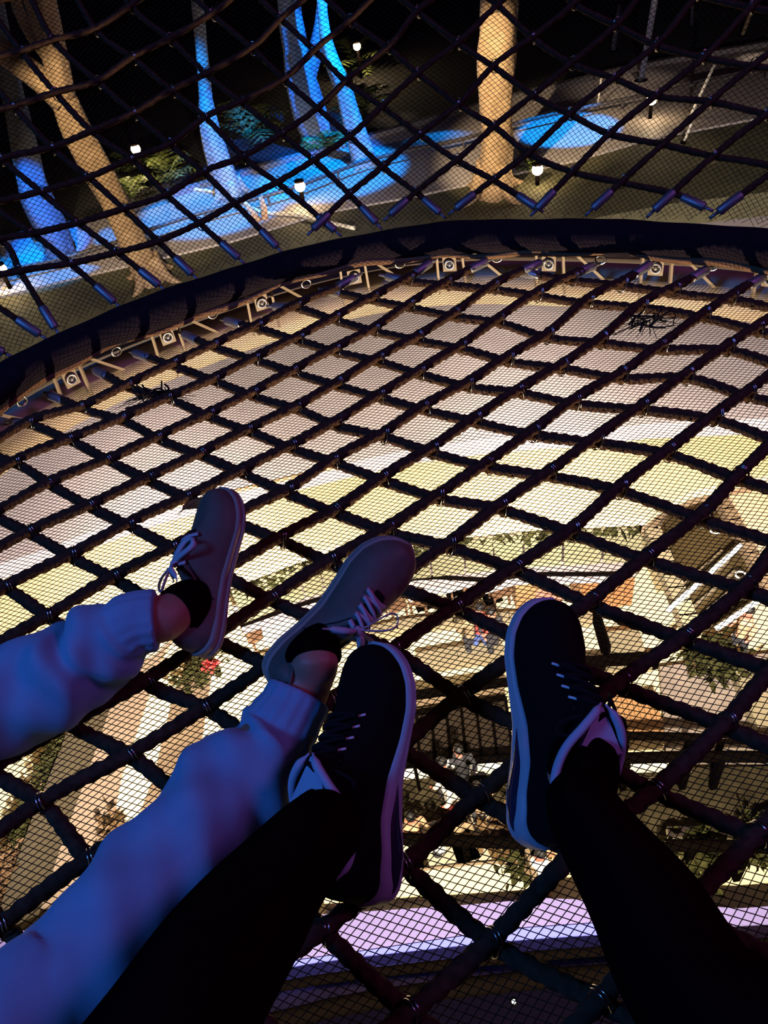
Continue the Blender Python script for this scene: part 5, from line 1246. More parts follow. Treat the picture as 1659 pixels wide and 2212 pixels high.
ZF = -14.0
M_floor = mat('cream_stone_floor', (0.80, 0.66, 0.40), 0.45, noise=(0.35, (0.84, 0.73, 0.48), 0.8))
M_plaza = mat('taupe_stone_floor', (0.47, 0.40, 0.39), 0.5, noise=(0.5, (0.52, 0.44, 0.42), 0.8))
M_mauve = mat('mauve_roof_skin', (0.38, 0.31, 0.31), 0.7)
M_olive = mat('olive_stone', (0.22, 0.18, 0.11), 0.6, noise=(1.5, (0.30, 0.25, 0.16), 0.6))
M_darkst = mat('dark_bronze_rail', (0.0028, 0.0018, 0.0015), 0.9, spec=0.0)
M_brownb = mat('brown_beam', (0.20, 0.14, 0.085), 0.6)
M_white = mat('white_stone', (0.85, 0.82, 0.74), 0.5)
M_taupeb = mat('taupe_band_stone', (0.27, 0.20, 0.14), 0.6, noise=(0.8, (0.31, 0.23, 0.165), 0.7))
M_bronze2 = mat('mottled_brown_stone', (0.15, 0.10, 0.06), 0.5, noise=(0.9, (0.30, 0.22, 0.14), 0.6))
M_leaf = mat('green_leaves', (0.022, 0.023, 0.008), 0.8, spec=0.05, noise=(6, (0.052, 0.048, 0.016), 0.5))
M_leafd = mat('dry_leaves', (0.16, 0.085, 0.03), 0.7, noise=(8, (0.09, 0.05, 0.02), 0.5))
M_glassr = mat('smoked_roof_glass', (0.030, 0.021, 0.015), 0.5, spec=0.05)
M_glass = mat('balustrade_glass', (0.26, 0.25, 0.15), 0.3, spec=0.1, alpha=0.65)
M_wood = mat('orange_deck_wood', (0.40, 0.22, 0.10), 0.5, noise=(4, (0.32, 0.17, 0.075), 0.6))
M_woodb = mat('brown_chair_wood', (0.16, 0.085, 0.045), 0.5)
M_grav = mat('grey_pebble_paving', (0.30, 0.24, 0.20), 0.5, noise=(2.2, (0.22, 0.175, 0.15), 0.35))
M_bed = mat('dark_planting_soil', (0.026, 0.020, 0.012), 1.0, spec=0.0, noise=(2.5, (0.06, 0.047, 0.028), 0.4))
M_violetlit = mat('canopy_painted_violet_light', (0.22, 0.18, 0.42), 0.7, spec=0.1)  # violet light on the canopy, put into its base colour
M_bluelit = mat('painted_blue_light', (0.16, 0.18, 1.0), 0.6)  # band of blue light painted as base colour
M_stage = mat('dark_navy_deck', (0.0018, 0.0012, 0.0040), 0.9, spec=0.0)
M_tube = mat('lit_light_tube', (1, 1, 1), 0.5, emit=((1.0, 0.97, 0.86), 3.0))


def struct(o, label=None):
    o['kind'] = 'structure'
    if label:
        o['label'] = label
    return o


def prism_px(name, pts, z, depth, m, parent=None):
    mb = MB().prism([G(x, y, z) for x, y in pts], depth)
    o = mb.build(name, m, parent)
    return o


mb = MB()
mb.prism([(-45, -14, ZF), (45, -14, ZF), (45, 60, ZF), (-45, 60, ZF)], 0.4)
struct(mb.build('floor', M_floor), 'cream stone floor of the atrium far below the net')

edge = [(-420, 1400), (-200, 1295), (0, 1218), (100, 1186), (190, 1152), (350, 1096), (480, 1066), (620, 1032), (740, 1003), (900, 968), (1060, 947), (1160, 938), (1250, 934), (1400, 915), (1659, 903), (2000, 885)]
prism_far = [(2100, 330), (-500, 330)]
struct(prism_px('floor_plaza', edge + prism_far, -8.0, 0.35, M_plaza), 'taupe upper plaza floor under the far rim')
pe = spline(np.array([G(x, y + 2, -8.02) for x, y in edge[5:9]]), 0.4)
o = MB().tube(pe, 0.035, 6).build('trim_1', mat('orange_edge_trim', (0.55, 0.27, 0.10), 0.5), None, True)
struct(o, 'thin orange trim along the plaza edge')
q = [G(x, y, -8.3) for x, y in ((92, 1196), (230, 1148), (356, 1100))]
mb = MB()
for a, b in zip(q[:-1], q[1:]):
    mb.bar(a, b, 0.22, 0.3)
struct(mb.build('trim_2', M_brownb), 'brown soffit beam under the plaza edge')


def leafy(parent, path, spread, n, size, m, name='foliage', droop=0.0, seed=0):
    r = np.random.default_rng(seed)
    path = np.asarray(path)
    V, F = [], []
    for i in range(n):
        k = r.uniform(0, len(path) - 1)
        j = min(int(k), len(path) - 2)
        c = path[j] + (path[j + 1] - path[j]) * (k - j) + r.normal(0, 1, 3) * spread
        d = r.normal(0, 1, 3)
        d[2] = d[2] * .6 - droop
        d /= np.linalg.norm(d)
        s_ = np.cross(d, r.normal(0, 1, 3))
        s_ /= np.linalg.norm(s_)
        nn = np.cross(d, s_)
        L = size * r.uniform(.6, 1.4)
        w_ = L * .28
        b = len(V)
        V += [c, c + d * L * .45 + s_ * w_ + nn * .05 * L, c + d * L, c + d * L * .45 - s_ * w_ + nn * .05 * L, c + d * L * .5 - nn * .10 * L]
        F += [(b, b + 1, b + 4), (b + 1, b + 2, b + 4), (b + 2, b + 3, b + 4), (b + 3, b, b + 4)]
    o = obj(name, np.array(V), F, m, parent)
    o['kind'] = 'stuff'
    return o


# --- planter terrace with glass balustrade and mauve roof
T1 = [(500, 1262), (640, 1205), (730, 1182), (850, 1166), (1000, 1150), (1130, 1136), (1395, 1122)]
pl = empty('planter_terrace', tuple(G(900, 1160, -11)))
tag(pl, 'long curved planter of trailing green plants above a glass balustrade', 'planter')
top = [G(x, y, -10.8) for x, y in T1]
mb = MB()
mb.prism(top + [G(x, y + 16, -10.8) for x, y in T1[::-1]], 0.35)
put(mb.build('trough', M_olive), pl)
ln = spline(np.array([p + [0, 0, .06] for p in top]), .3)
put(leafy(None, ln, .13, 2400, .27, M_leaf, droop=.5, seed=3), pl)
low = [G(x, y + 20, -10.85) for x, y in T1]
for i, (a, b) in enumerate(zip(low[:-1], low[1:])):
    nseg = 3 if np.linalg.norm(b - a) > 2.5 else 2
    for k in range(nseg):
        p, q_ = a + (b - a) * (k + .03) / nseg, a + (b - a) * (k + .97) / nseg
        mb = MB()
        d = (q_ - p) / np.linalg.norm(q_ - p)
        mb.box((p + q_) / 2 - np.array([0, 0, .5]), (np.linalg.norm(q_ - p), .03, 1.0), axes=np.array([d, [-d[1], d[0], 0], [0, 0, 1]]))
        put(mb.build('glass_pane', M_glass), pl)
struct(prism_px('roof_1', [(500, 1310), (640, 1258), (850, 1212), (954, 1192), (1130, 1180), (1389, 1172), (1376, 1226), (1329, 1240), (1149, 1242), (1049, 1253), (900, 1250), (700, 1292), (520, 1352)], -12.2, 0.3, M_mauve), 'mauve curved roof of the terrace below the planter')
prt = spline(np.array([G(x, y, -12.16) for x, y in ((520, 1352), (700, 1292), (900, 1250), (1049, 1253), (1149, 1242), (1329, 1240), (1376, 1226))]), .4)
struct(MB().tube(prt, .045, 6).build('trim_3', M_darkst, None, True), 'dark gutter on the mauve roof')


# --- terrace furniture
def chair(x, y, z, rz, label, m=M_woodb):
    c = G(x, y, z)
    ch = empty('dining_chair', tuple(c))
    ch.rotation_euler = (0, 0, rz)
    tag(ch, label, 'chair', 'brown chairs on the restaurant terrace')
    MB().box((0, 0, .45), (.46, .46, .07)).build('seat', m, ch)
    mb = MB()
    mb.box((-.22, 0, .74), (.06, .46, .56))
    mb.box((-.23, 0, 1.0), (.09, .48, .07))
    mb.build('backrest', m, ch)
    for i in (-.19, .19):
        for j in (-.19, .19):
            MB().box((i, j, .21), (.045, .045, .42)).build('leg', m, ch)
    return ch


def table(x, y, z, label, s=.85, m=M_white):
    c = G(x, y, z)
    t = empty('cafe_table', tuple(c))
    tag(t, label, 'table', 'white tables on the restaurant terrace')
    t.rotation_euler = (0, 0, .15)
    mb = MB()
    mb.box((0, 0, .73), (s, s, .05))
    mb.box((0, 0, .755), (s * .97, s * .97, .012))
    mb.build('tabletop', m, t)
    MB().tube(np.array([(0, 0, .03), (0, 0, .4), (0, 0, .71)]), [.06, .04, .07], 8).build('pedestal', M_darkst, t, True)
    MB().box((0, 0, .015), (.45, .45, .03)).build('foot', M_darkst, t)
    return t


for (x, y, lab) in ((985, 1288, 'white square cafe table right of the grey toe'), (1062, 1290, 'white square cafe table nearest the green menu kiosk'), (915, 1304, 'white square cafe table beside the grey shoe toe'), (618, 1395, 'white square cafe table at the grey shoe heel')):
    table(x, y, ZF, lab)
for (x, y, rz, lab) in ((963, 1288, 2.9, 'brown chair between two white tables, left of pair'), (1016, 1285, .2, 'brown chair left of the white table by the kiosk'), (1079, 1300, 3.3, 'brown chair on the kiosk side of its table'),
                        (910, 1318, 1.2, 'brown chair on the near side of the toe table'), (858, 1330, .4, 'brown chair peeking past the grey toe'), (572, 1360, .2, 'brown chair left of the heel table'), (598, 1345, 1.5, 'brown chair behind the heel table'), (562, 1392, .5, 'lone brown chair below the heel table')):
    chair(x, y, ZF, rz, lab)

# menu kiosk with planter, sign and cabinet
k0 = G(1136, 1298, ZF)
kz = empty('menu_kiosk', tuple(k0))
tag(kz, 'small kiosk with wooden base and green picture board', 'kiosk')
MB().box((0, 0, .45), (.6, .45, .9)).build('base', M_wood, kz)
mb = MB()
mb.box((0, 0, 1.15), (.58, .10, .55))
mb.build('picture_board', mat('green_picture', (0.25, 0.32, 0.20), 0.5, noise=(6, (0.10, 0.22, 0.16), 0.4)), kz)
s0 = G(1228, 1290, ZF)
sg = empty('lit_sign', tuple(s0))
tag(sg, 'glowing white menu sign in a red frame by the wooden cabinet', 'sign')
MB().box((0, 0, 1.3), (1.15, .12, .62)).build('sign_frame', mat('red_frame', (0.45, 0.07, 0.04), 0.5), sg)
MB().box((0, -.04, 1.3), (1.0, .12, .50)).build('sign_face', mat('lit_sign_face', (1, 1, 1), 0.5, emit=((1.0, 0.95, 0.88), 1.6)), sg)
mb = MB()
mb.box((-.08, -.115, 1.34), (.30, .012, .05))
mb.box((.10, -.115, 1.34), (.06, .012, .05))
mb.box((0, -.115, 1.22), (.20, .012, .035))
mb.build('sign_marks', M_darkst, sg)
for i in (-.45, .45):
    MB().box((i, 0, .5), (.06, .06, 1.0)).build('sign_post', M_darkst, sg)
c0 = G(1300, 1300, ZF)
cb = empty('wooden_cabinet', tuple(c0))
tag(cb, 'orange-brown slatted wooden cabinet beside the lit sign', 'cabinet')
MB().box((0, .1, .6), (1.3, .7, 1.2)).build('body', M_wood, cb)
for i in range(5):
    MB().box((-.52 + i * .26, -.27, .6), (.20, .05, 1.05)).build('slat', mat('red_brown_slat', (0.30, 0.13, 0.05), 0.5), cb)
MB().box((0, .1, 1.23), (1.4, .8, .06)).build('worktop', M_woodb, cb)
mb = MB()
for (x, y, w_, h_, d_) in ((1175, 1293, .5, .5, .4), (1195, 1300, .35, .35, .35)):
    c = G(x, y, ZF)
    tag(MB().box(c + np.array([0, 0, h_ / 2]), (w_, d_, h_)).box(c + np.array([0, 0, h_ + .03]), (w_ * 1.08, d_ * 1.08, .06)).build('red_crate', mat('faded_red_paint', (0.5, 0.2, 0.14), .6)), 'faded red crate %s the lit sign' % ('left of' if x < 1190 else 'at the foot of'), 'crate')


def ledge(name, pts, z, w_, h_, m, label, cat='ledge'):
    p = [G(x, y, z) for x, y in pts]
    mb = MB()
    for a, b in zip(p[:-1], p[1:]):
        mb.bar(a + np.array([0, 0, h_ / 2]), b + np.array([0, 0, h_ / 2]) + (b - a) * .01, w_, h_)
    o = mb.build(name, m)
    return tag(o, label, cat)


ledge('low_wall', [(560, 1440), (700, 1405), (860, 1366), (980, 1350), (1100, 1348), (1275, 1344)], ZF, .28, .30, M_olive, 'low curved olive stone wall below the restaurant terrace', 'wall')
ledge('stone_bench', [(905, 1446), (990, 1432), (1088, 1421)], ZF, .34, .42, M_olive, 'long olive stone bench beside the standing group', 'bench')
ledge('stone_bench', [(1310, 1409), (1382, 1404)], ZF, .55, .42, M_olive, 'short dark stone bench right of the black toe', 'bench')
ledge('stone_step', [(1305, 1440), (1400, 1432)], ZF, .5, .18, M_olive, 'olive stone step below the short bench', 'step')
ledge('thin_rail', [(1282, 1345), (1296, 1395), (1312, 1447)], ZF, .05, .9, M_darkst, 'thin dark railing running down beside the right black shoe', 'railing')
ledge('thin_rail', [(1240, 1448), (1320, 1447), (1420, 1443)], ZF, .07, .5, M_darkst, 'thin dark railing crossing below the olive step', 'railing')

# --- stair well on the right: dark well, frame, light tubes
sw = empty('stair_well', tuple(G(1530, 1220, -10.5)))
tag(sw, 'dark glazed stair well with two glowing handrail tubes', 'stairs')
put(prism_px('well_panel', [(1432, 1118), (1552, 1086), (1650, 1262), (1596, 1330), (1500, 1368)], -10.5, .10, mat('dark_olive_glass', (0.026, 0.018, 0.008), 0.5, spec=.03, noise=(.7, (.07, .048, .02), .5))), sw)
for pts, nm in (([(1408, 1150), (1448, 1250), (1496, 1368)], 'left_frame'), ([(1556, 1084), (1600, 1160), (1662, 1280)], 'right_frame'), ([(1402, 1150), (1430, 1098), (1500, 1066), (1620, 1040)], 'arch_frame')):
    p = spline(np.array([G(x, y, -10.4) for x, y in pts]), .3)
    mb = MB()
    for a, b in zip(p[:-1], p[1:]):
        mb.bar(a, b + (b - a) * .1, .30 if nm != 'right_frame' else .22, .3)
    put(mb.build(nm, M_olive if nm == 'left_frame' else M_brownb), sw)
for (a, b) in (((1444, 1318), (1600, 1178)), ((1548, 1358), (1640, 1296))):
    pa, pb = G(a[0], a[1], -10.15), G(b[0], b[1], -10.15)
    put(MB().tube(np.array([pa, pa + (pb - pa) * .5, pb]), .045, 8).build('light_tube', M_tube, None, True), sw)
for (x, y) in ((1545, 1146), (1600, 1242)):
    c = G(x, y, -10.3)
    th = np.linspace(0, 2 * math.pi, 15)[:-1]
    put(MB().tube(c + np.stack([.09 * np.cos(th), .09 * np.sin(th), 0 * th], 1), .018, 6, closed=True).build('ring_fitting', M_white, None, True), sw)
for i in range(5):
    u = i / 4
    a = G(1470 + 60 * u, 1270 + 80 * u, -10.42)
    b = G(1560 + 60 * u, 1190 + 85 * u, -10.42)
    put(MB().bar(a, b, .05, .05).build('tread_edge', mat('tread_metal', (.25, .2, .13), .4, .6)), sw)
struct(prism_px('floor_peach', [(1545, 1072), (2000, 950), (2000, 1500), (1690, 1330), (1640, 1240)], -10.7, .2, mat('peach_stone', (0.70, 0.48, 0.30), .5, noise=(.4, (.74, .54, .36), .7))), 'peach stone landing right of the stair well')

# --- left bands
struct(prism_px('floor_band_1', [(230, 1468), (330, 1420), (375, 1380), (348, 1420), (262, 1675), (235, 1800), (190, 2010), (62, 2010), (147, 1750)], ZF + .06, .06, M_taupeb), 'taupe stone band on the floor left of the jeans')
struct(prism_px('floor_band_2', [(375, 1500), (412, 1400), (462, 1400), (458, 1443), (439, 1568), (429, 1646), (395, 1790), (290, 1790), (332, 1681)], ZF + .06, .06, M_bronze2), 'mottled brown stone band between the jeans legs')
bm = [G(x, y, ZF + .9) for x, y in ((232, 1440), (213, 1499), (158, 1650), (100, 1800), (28, 2012))]
mb = MB()
for a, b in zip(bm[:-1], bm[1:]):
    mb.bar(a, b, .26, .9)
tag(mb.build('balustrade_beam', mat('olive_grey_beam', (.075, .06, .038), .6, spec=.1)), 'dark olive balustrade beam along the taupe floor band', 'beam')
bm = [G(x, y, ZF + .3) for x, y in ((248, 1440), (229, 1499), (172, 1655), (114, 1805), (44, 2012))]
mb = MB()
for a, b in zip(bm[:-1], bm[1:]):
    mb.bar(a, b, .09, .25)
tag(mb.build('white_kerb', M_white), 'thin white kerb along the dark balustrade beam', 'kerb')
for i, (pts, n, m, lab) in enumerate((([(122, 1590), (104, 1650), (86, 1700)], 260, M_leaf, 'dark trailing plant left of the balustrade beam'), ([(64, 1720), (46, 1790), (36, 1830)], 220, M_leaf, 'olive trailing plant below the left rope crossing'), ([(34, 1830), (16, 1880), (4, 1930)], 260, M_leafd, 'dry brown trailing plant at the left frame edge'))):
    pth = np.array([G(x, y, ZF + 1.2) for x, y in pts])
    pl_ = empty('trailing_plant', tuple(pth[1]))
    tag(pl_, lab, 'plant')
    put(leafy(None, pth, .09, n, .17, m, seed=20 + i), pl_)
    put(MB().tube(spline(pth, .15), .02, 5).build('stem', M_woodb, None, True), pl_)
pth = np.array([G(238, 1805, ZF + .5), G(244, 1790, ZF + .5)])
pl_ = empty('dark_shrub', tuple(pth[0]))
tag(pl_, 'small dark shrub on the taupe band', 'plant')
put(leafy(None, pth, .10, 160, .20, M_leafd, seed=31), pl_)
put(MB().tube(np.array([pth[0] - [0, 0, .5], pth[0]]), .03, 5).build('stem', M_woodb, None, True), pl_)
pth = np.array([G(430, 1450, ZF + .8), G(455, 1428, ZF + .8), G(385, 1480, ZF + .8)])
pl_ = empty('flowering_shrub', tuple(pth[0]))
tag(pl_, 'olive shrub with red flowers under the grey heel', 'plant')
put(leafy(None, pth, .16, 260, .2, M_leaf, seed=33), pl_)
put(leafy(None, np.array([G(440, 1440, ZF + 1.0), G(465, 1432, ZF + 1.0)]), .05, 60, .13, mat('red_petals', (.55, .03, .03), .6), 'flowers', seed=34), pl_)

# --- smoked glass roof, bridge, planting bed, steps in the middle
gr_ = empty('glass_roof', tuple(G(980, 1575, -10)))
tag(gr_, 'smoked glass roof in a dark frame between the black shoes', 'roof')
Q = [(868, 1546), (1092, 1508), (1108, 1636), (874, 1652)]


def quad(u, v):
    a, b, c, d = [np.array(q) for q in Q]
    return tuple((a * (1 - u) + b * u) * (1 - v) + (d * (1 - u) + c * u) * v)


for i in range(7):
    p = [quad((i + .05) / 7, .03), quad((i + .95) / 7, .03), quad((i + .95) / 7, .97), quad((i + .05) / 7, .97)]
    put(prism_px('glass_pane', p, -13.2 - .02 * (i % 2), .05, M_glassr), gr_)
for i in range(8):
    a, b = quad(i / 7, 0), quad(i / 7, 1)
    put(MB().bar(G(*a, -13.2), G(*b, -13.2), .06, .09).build('mullion', M_darkst), gr_)
for v in (0, 1):
    put(MB().bar(G(*quad(0, v), -13.2), G(*quad(1, v), -13.2), .12, .12).build('roof_edge', M_darkst), gr_)
ledge('cornice', [(700, 1560), (850, 1512), (1000, 1492), (1095, 1478)], -13.4, .16, .15, M_darkst, 'dark cornice line above the smoked glass roof', 'ledge')
ledge('cornice', [(700, 1590), (866, 1530), (1000, 1510), (1090, 1496)], -13.4, .12, .12, M_brownb, 'brown cornice line touching the smoked glass roof', 'ledge')

for i in range(9):
    u0, u1 = i / 9, (i + .9) / 9
    pts = [(1318 + 100 * u0, 1502 - 10 * u0), (1318 + 100 * u1, 1502 - 10 * u1), (1338 + 100 * u1, 1592), (1338 + 100 * u0, 1592)]
    if i == 0:
        dk = empty('timber_deck', tuple(G(1370, 1550, -11)))
        tag(dk, 'orange timber plank deck right of the right black shoe', 'deck')
    put(prism_px('plank', pts, -13.5 - .012 * (i % 2), .06, M_wood), dk)
struct(prism_px('floor_paving', [(1425, 1440), (1900, 1380), (1950, 1640), (1440, 1640)], -13.7, .2, M_grav), 'grey pebble paving at the right')
struct(prism_px('floor_bed', [(860, 1668), (1060, 1660), (1330, 1662), (1900, 1650), (1950, 1800), (1300, 1805), (860, 1794)], -13.75, .2, M_bed), 'dark planting bed below the walkway rails')


def rail(pts, z, r, m, label, posts=0, zb=None):
    p = spline(np.array([G(x, y, z) for x, y in pts]), .5)
    rt = empty('railing', tuple(p[0]))
    tag(rt, label, 'railing')
    put(MB().tube(p, r, 8).build('rail', m, None, True), rt)
    if posts:
        for k in np.linspace(0, len(p) - 1, posts).astype(int):
            b = p[k].copy()
            b[2] = zb
            put(MB().bar(b, p[k], r * 1.1, r * 1.1).build('post', m), rt)
    return rt


rail([(840, 1652), (1000, 1642), (1120, 1634)], -12.7, .06, M_darkst, 'dark rail crossing between the black shoes at mid height', 4, -13.9)
rail([(1290, 1590), (1420, 1590), (1560, 1596), (1700, 1604)], -12.7, .085, M_darkst, 'upper dark rail right of the right shoe collar', 5, -13.9)
rail([(1290, 1640), (1420, 1636), (1560, 1634), (1700, 1636)], -12.6, .11, M_darkst, 'lower dark rail right of the right shoe collar', 5, -13.9)
ledge('walkway_edge', [(860, 1674), (980, 1666), (1110, 1660)], -13.5, .22, .2, M_white, 'bright walkway edge between the black shoes', 'ledge')
ledge('walkway_edge', [(1300, 1660), (1400, 1657), (1490, 1656)], -13.5, .22, .2, M_white, 'bright walkway edge right of the right shoe', 'ledge')
struct(prism_px('floor_walkway', [(850, 1655), (1110, 1640), (1110, 1662), (850, 1676)], -13.6, .2, M_floor), 'narrow cream walkway between the shoes')
struct(prism_px('floor_walkway', [(1290, 1600), (1430, 1600), (1440, 1655), (1290, 1662)], -13.6, .2, M_floor), 'cream walkway right of the trainer')
ledge('terrace_edge', [(850, 1797), (950, 1797), (1100, 1802)], -13.6, .18, .2, M_white, 'bright terrace edge under the left trainer heel', 'ledge')
ledge('terrace_edge', [(1440, 1806), (1560, 1806), (1720, 1822)], -13.6, .18, .2, M_white, 'bright terrace edge right of the black trousers', 'ledge')
rail([(850, 1812), (950, 1815), (1130, 1822)], -12.6, .11, M_darkst, 'dark rail under the bright terrace edge in the middle', 4, -13.9)
rail([(1440, 1826), (1560, 1828), (1750, 1832)], -12.6, .11, M_darkst, 'dark rail under the bright terrace edge at right', 4, -13.9)

# curved cream steps
for i, (y0, zc) in enumerate(((1872, -13.2), (1900, -13.45), (1936, -13.7))):
    pts = [(700, y0 + 34), (800, y0 + 20), (900, y0 + 8), (1000, y0 - 4), (1080, y0 - 10), (1130, y0 - 12)]
    pts2 = [(1146, y0 + 50), (900, y0 + 62), (700, y0 + 80)]
    stp = empty('curved_step', tuple(G(1000, y0, zc)))
    tag(stp, ['highest curved cream step below the terrace', 'middle curved cream step below the terrace', 'lowest curved cream step next to the canopy'][i], 'step')
    put(prism_px('tread', pts + pts2, zc, .25, M_floor), stp)
    e = spline(np.array([G(x, y, zc + .02) for x, y in pts]), .3)
    put(MB().tube(e, .03, 6).build('nosing', M_brownb, None, True), stp)
ledge('newel_rail', [(1138, 1868), (1150, 1905), (1158, 1945)], -13.4, .08, .7, M_brownb, 'short brown handrail at the end of the curved steps', 'railing')

# canopy and stripe colours hold painted violet-blue light; dark beams and deck below
struct(prism_px('canopy', [(-300, 2030), (60, 2008), (250, 2000), (700, 1975), (1000, 1955), (1180, 1940), (1300, 1945), (1600, 1962), (1900, 1940), (2100, 2300), (-400, 2420)], -12.6, .2, M_violetlit), 'canopy roof at the bottom of the view, violet light painted into its colour')
struct(prism_px('painted_light_stripe', [(-300, 2200), (600, 2080), (760, 2058), (1000, 2022), (1140, 2004), (1320, 1992), (1340, 2060), (1100, 2082), (870, 2098), (600, 2130), (-300, 2290)], -12.55, .04, M_bluelit), 'violet blue light painted as a stripe on the canopy')
rail([(-300, 2305), (560, 2140), (720, 2112), (870, 2094), (1100, 2070), (1340, 2054), (1800, 2030)], -12.0, .075, M_darkst, 'dark rail along the painted blue light on the canopy')
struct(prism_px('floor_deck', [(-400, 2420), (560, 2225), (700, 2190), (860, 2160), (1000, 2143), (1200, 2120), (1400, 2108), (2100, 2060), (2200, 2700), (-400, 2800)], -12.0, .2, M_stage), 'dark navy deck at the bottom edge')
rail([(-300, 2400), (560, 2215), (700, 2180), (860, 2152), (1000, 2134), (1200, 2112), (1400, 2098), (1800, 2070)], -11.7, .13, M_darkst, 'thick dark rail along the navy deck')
for i, (x, y) in enumerate(((1066, 2137), (1078, 2140), (1110, 2166))):
    c = G(x, y, -11.95)
    lo = empty('deck_light', tuple(c))
    tag(lo, ['tiny white deck light left of a pair', 'tiny white deck light right of a pair', 'single tiny bluish deck light on the navy deck'][i], 'lamp')
    MB().tube(np.array([(0, 0, 0), (0, 0, .03)]), .05, 8).build('housing', M_darkst, lo)
    MB().blob((0, 0, .05), .032, 8, 5).build('bulb', mat('deck_bulb', (1, 1, 1), .4, emit=((.85, .9, 1), 4)), lo, True)


# --- small people on the levels below
def mini_person(x, y, z, rz, shirt, trous, hair, label, sit=False, group=None, arm=0.3):
    c = G(x, y, z)
    pr = empty('person', tuple(c))
    pr.rotation_euler = (0, 0, rz)
    tag(pr, label, 'person', group)
    hz = .86
    parts = []
    st = .14
    for sx in (-1, 1):
        parts.append(tube(spline(np.array([(sx * .09, .02, hz), (sx * .10, st * sx * .5 + .03, .47), (sx * .10, st * sx - .02, .09), (sx * .10, st * sx + .10, .04)]), .06), np.interp(np.linspace(0, 1, len(spline(np.array([(sx * .09, .02, hz), (sx * .10, st * sx * .5 + .03, .47), (sx * .10, st * sx - .02, .09), (sx * .10, st * sx + .10, .04)]), .06))), [0, .5, .9, 1], [.10, .075, .05, .045]), 10))
        ap = spline(np.array([(sx * .19, 0, 1.38), (sx * .25, -.02 - .06 * sx, 1.12), (sx * .23, .10 + arm * .3, .93 + arm * .2)]), .05)
        parts.append(tube(ap, np.interp(np.linspace(0, 1, len(ap)), [0, .5, 1], [.065, .05, .038]), 8))
    tp = spline(np.array([(0, 0, .80), (0, .01, 1.05), (0, .01, 1.32), (0, .01, 1.45), (0, .02, 1.54)]), .05)
    tr = np.interp(np.linspace(0, 1, len(tp)), [0, .35, .72, .85, .92, 1], [.15, .145, .18, .12, .06, .06])
    parts.append(tube(tp, np.stack([tr, tr * .68], 1), 14))
    hp = np.array([(0, .03, 1.50), (0, .03, 1.56), (0, .03, 1.64), (0, .02, 1.72), (0, .02, 1.755)])
    parts.append(tube(hp, np.array([[.06, .07], [.075, .09], [.08, .10], [.06, .08], [.02, .03]]), 12))
    bd = remesh('body', parts, .032, None, pr)
    me = bd.data
    for mm in (trous, shirt, M_skin):
        me.materials.append(mm)
    zc = np.zeros(len(me.polygons) * 3, dtype=np.float32)
    me.polygons.foreach_get('center', zc)
    zc = zc.reshape(-1, 3)
    idx = np.where(zc[:, 2] > 1.47, 2, np.where((zc[:, 2] > .88) | ((np.abs(zc[:, 0]) > .2) & (zc[:, 2] > .8)), 1, 0))
    idx = np.where((np.abs(zc[:, 0]) > .19) & (zc[:, 2] < 1.08) & (zc[:, 2] > .5), 2, idx)
    me.polygons.foreach_set('material_index', idx.astype(np.int32))
    me.update()
    MB().blob((0, -.005, 1.685), (.093, .112, .10), 12, 8).build('hair', hair, pr, True)
    return pr


C_hair = mat('black_hair', (.008, .006, .006), .6)
C_w = mat('white_shirt', (.75, .72, .68), .8)
C_dk = mat('dark_shirt', (.03, .028, .035), .8)
C_rd = mat('red_shirt', (.45, .06, .05), .8)
C_or = mat('peach_shirt', (.6, .33, .2), .8)
C_bl = mat('blue_shirt', (.08, .12, .35), .8)
C_kh = mat('khaki_trousers', (.30, .22, .13), .8)
mini_person(1020, 1420, ZF, .4, C_kh, C_dk, C_hair, 'person in khaki shirt standing left in the trio by the stone bench')
mini_person(1043, 1412, ZF, 2.2, C_rd, C_bl, C_hair, 'person in red shirt in the middle of the trio by the bench')
mini_person(1066, 1421, ZF, 3.4, C_dk, C_dk, C_hair, 'person in dark clothes right in the trio by the bench')
mini_person(968, 1738, -13.75, 1.0, C_w, C_dk, C_hair, 'person in white shirt on the dark bed, leftmost of the walkers')
mini_person(984, 1772, -13.75, 1.3, C_w, C_rd, C_hair, 'person in white shirt and red trousers on the dark bed')
mini_person(1002, 1712, -13.75, .2, C_dk, C_dk, C_hair, 'person in dark clothes just above the rope clip')
mini_person(1040, 1790, -13.75, .6, C_or, C_dk, C_hair, 'person in peach shirt beside the right trainer heel')
mini_person(958, 1872, ZF, .9, C_w, C_dk, C_hair, 'person in white shirt left of the grey cafe tables')
mini_person(1000, 1848, ZF, 2.9, C_kh, C_dk, C_hair, 'person in khaki shirt behind the grey cafe tables')
mini_person(1182, 1890, ZF, 2.2, C_or, C_kh, C_hair, 'person in peach shirt by the dark shrubs, farther of two')
mini_person(1166, 1928, ZF, 1.4, C_w, C_or, C_hair, 'person in white shirt at the end of the curved steps')
mini_person(906, 1850, ZF, .5, C_or, C_dk, C_hair, 'person in peach shirt next to the left trainer heel')
mini_person(1588, 1425, -13.7, 1.9, C_or, C_dk, C_hair, 'person in peach shirt on the grey paving at right')
for (x, y, lab) in ((976, 1856, 'grey cafe table left of the white divider'), (1030, 1846, 'grey cafe table right of the white divider')):
    t = table(x, y, ZF, lab, .95, mat('grey_table', (.42, .36, .28), .5))
    t['group'] = 'grey tables on the lower terrace'
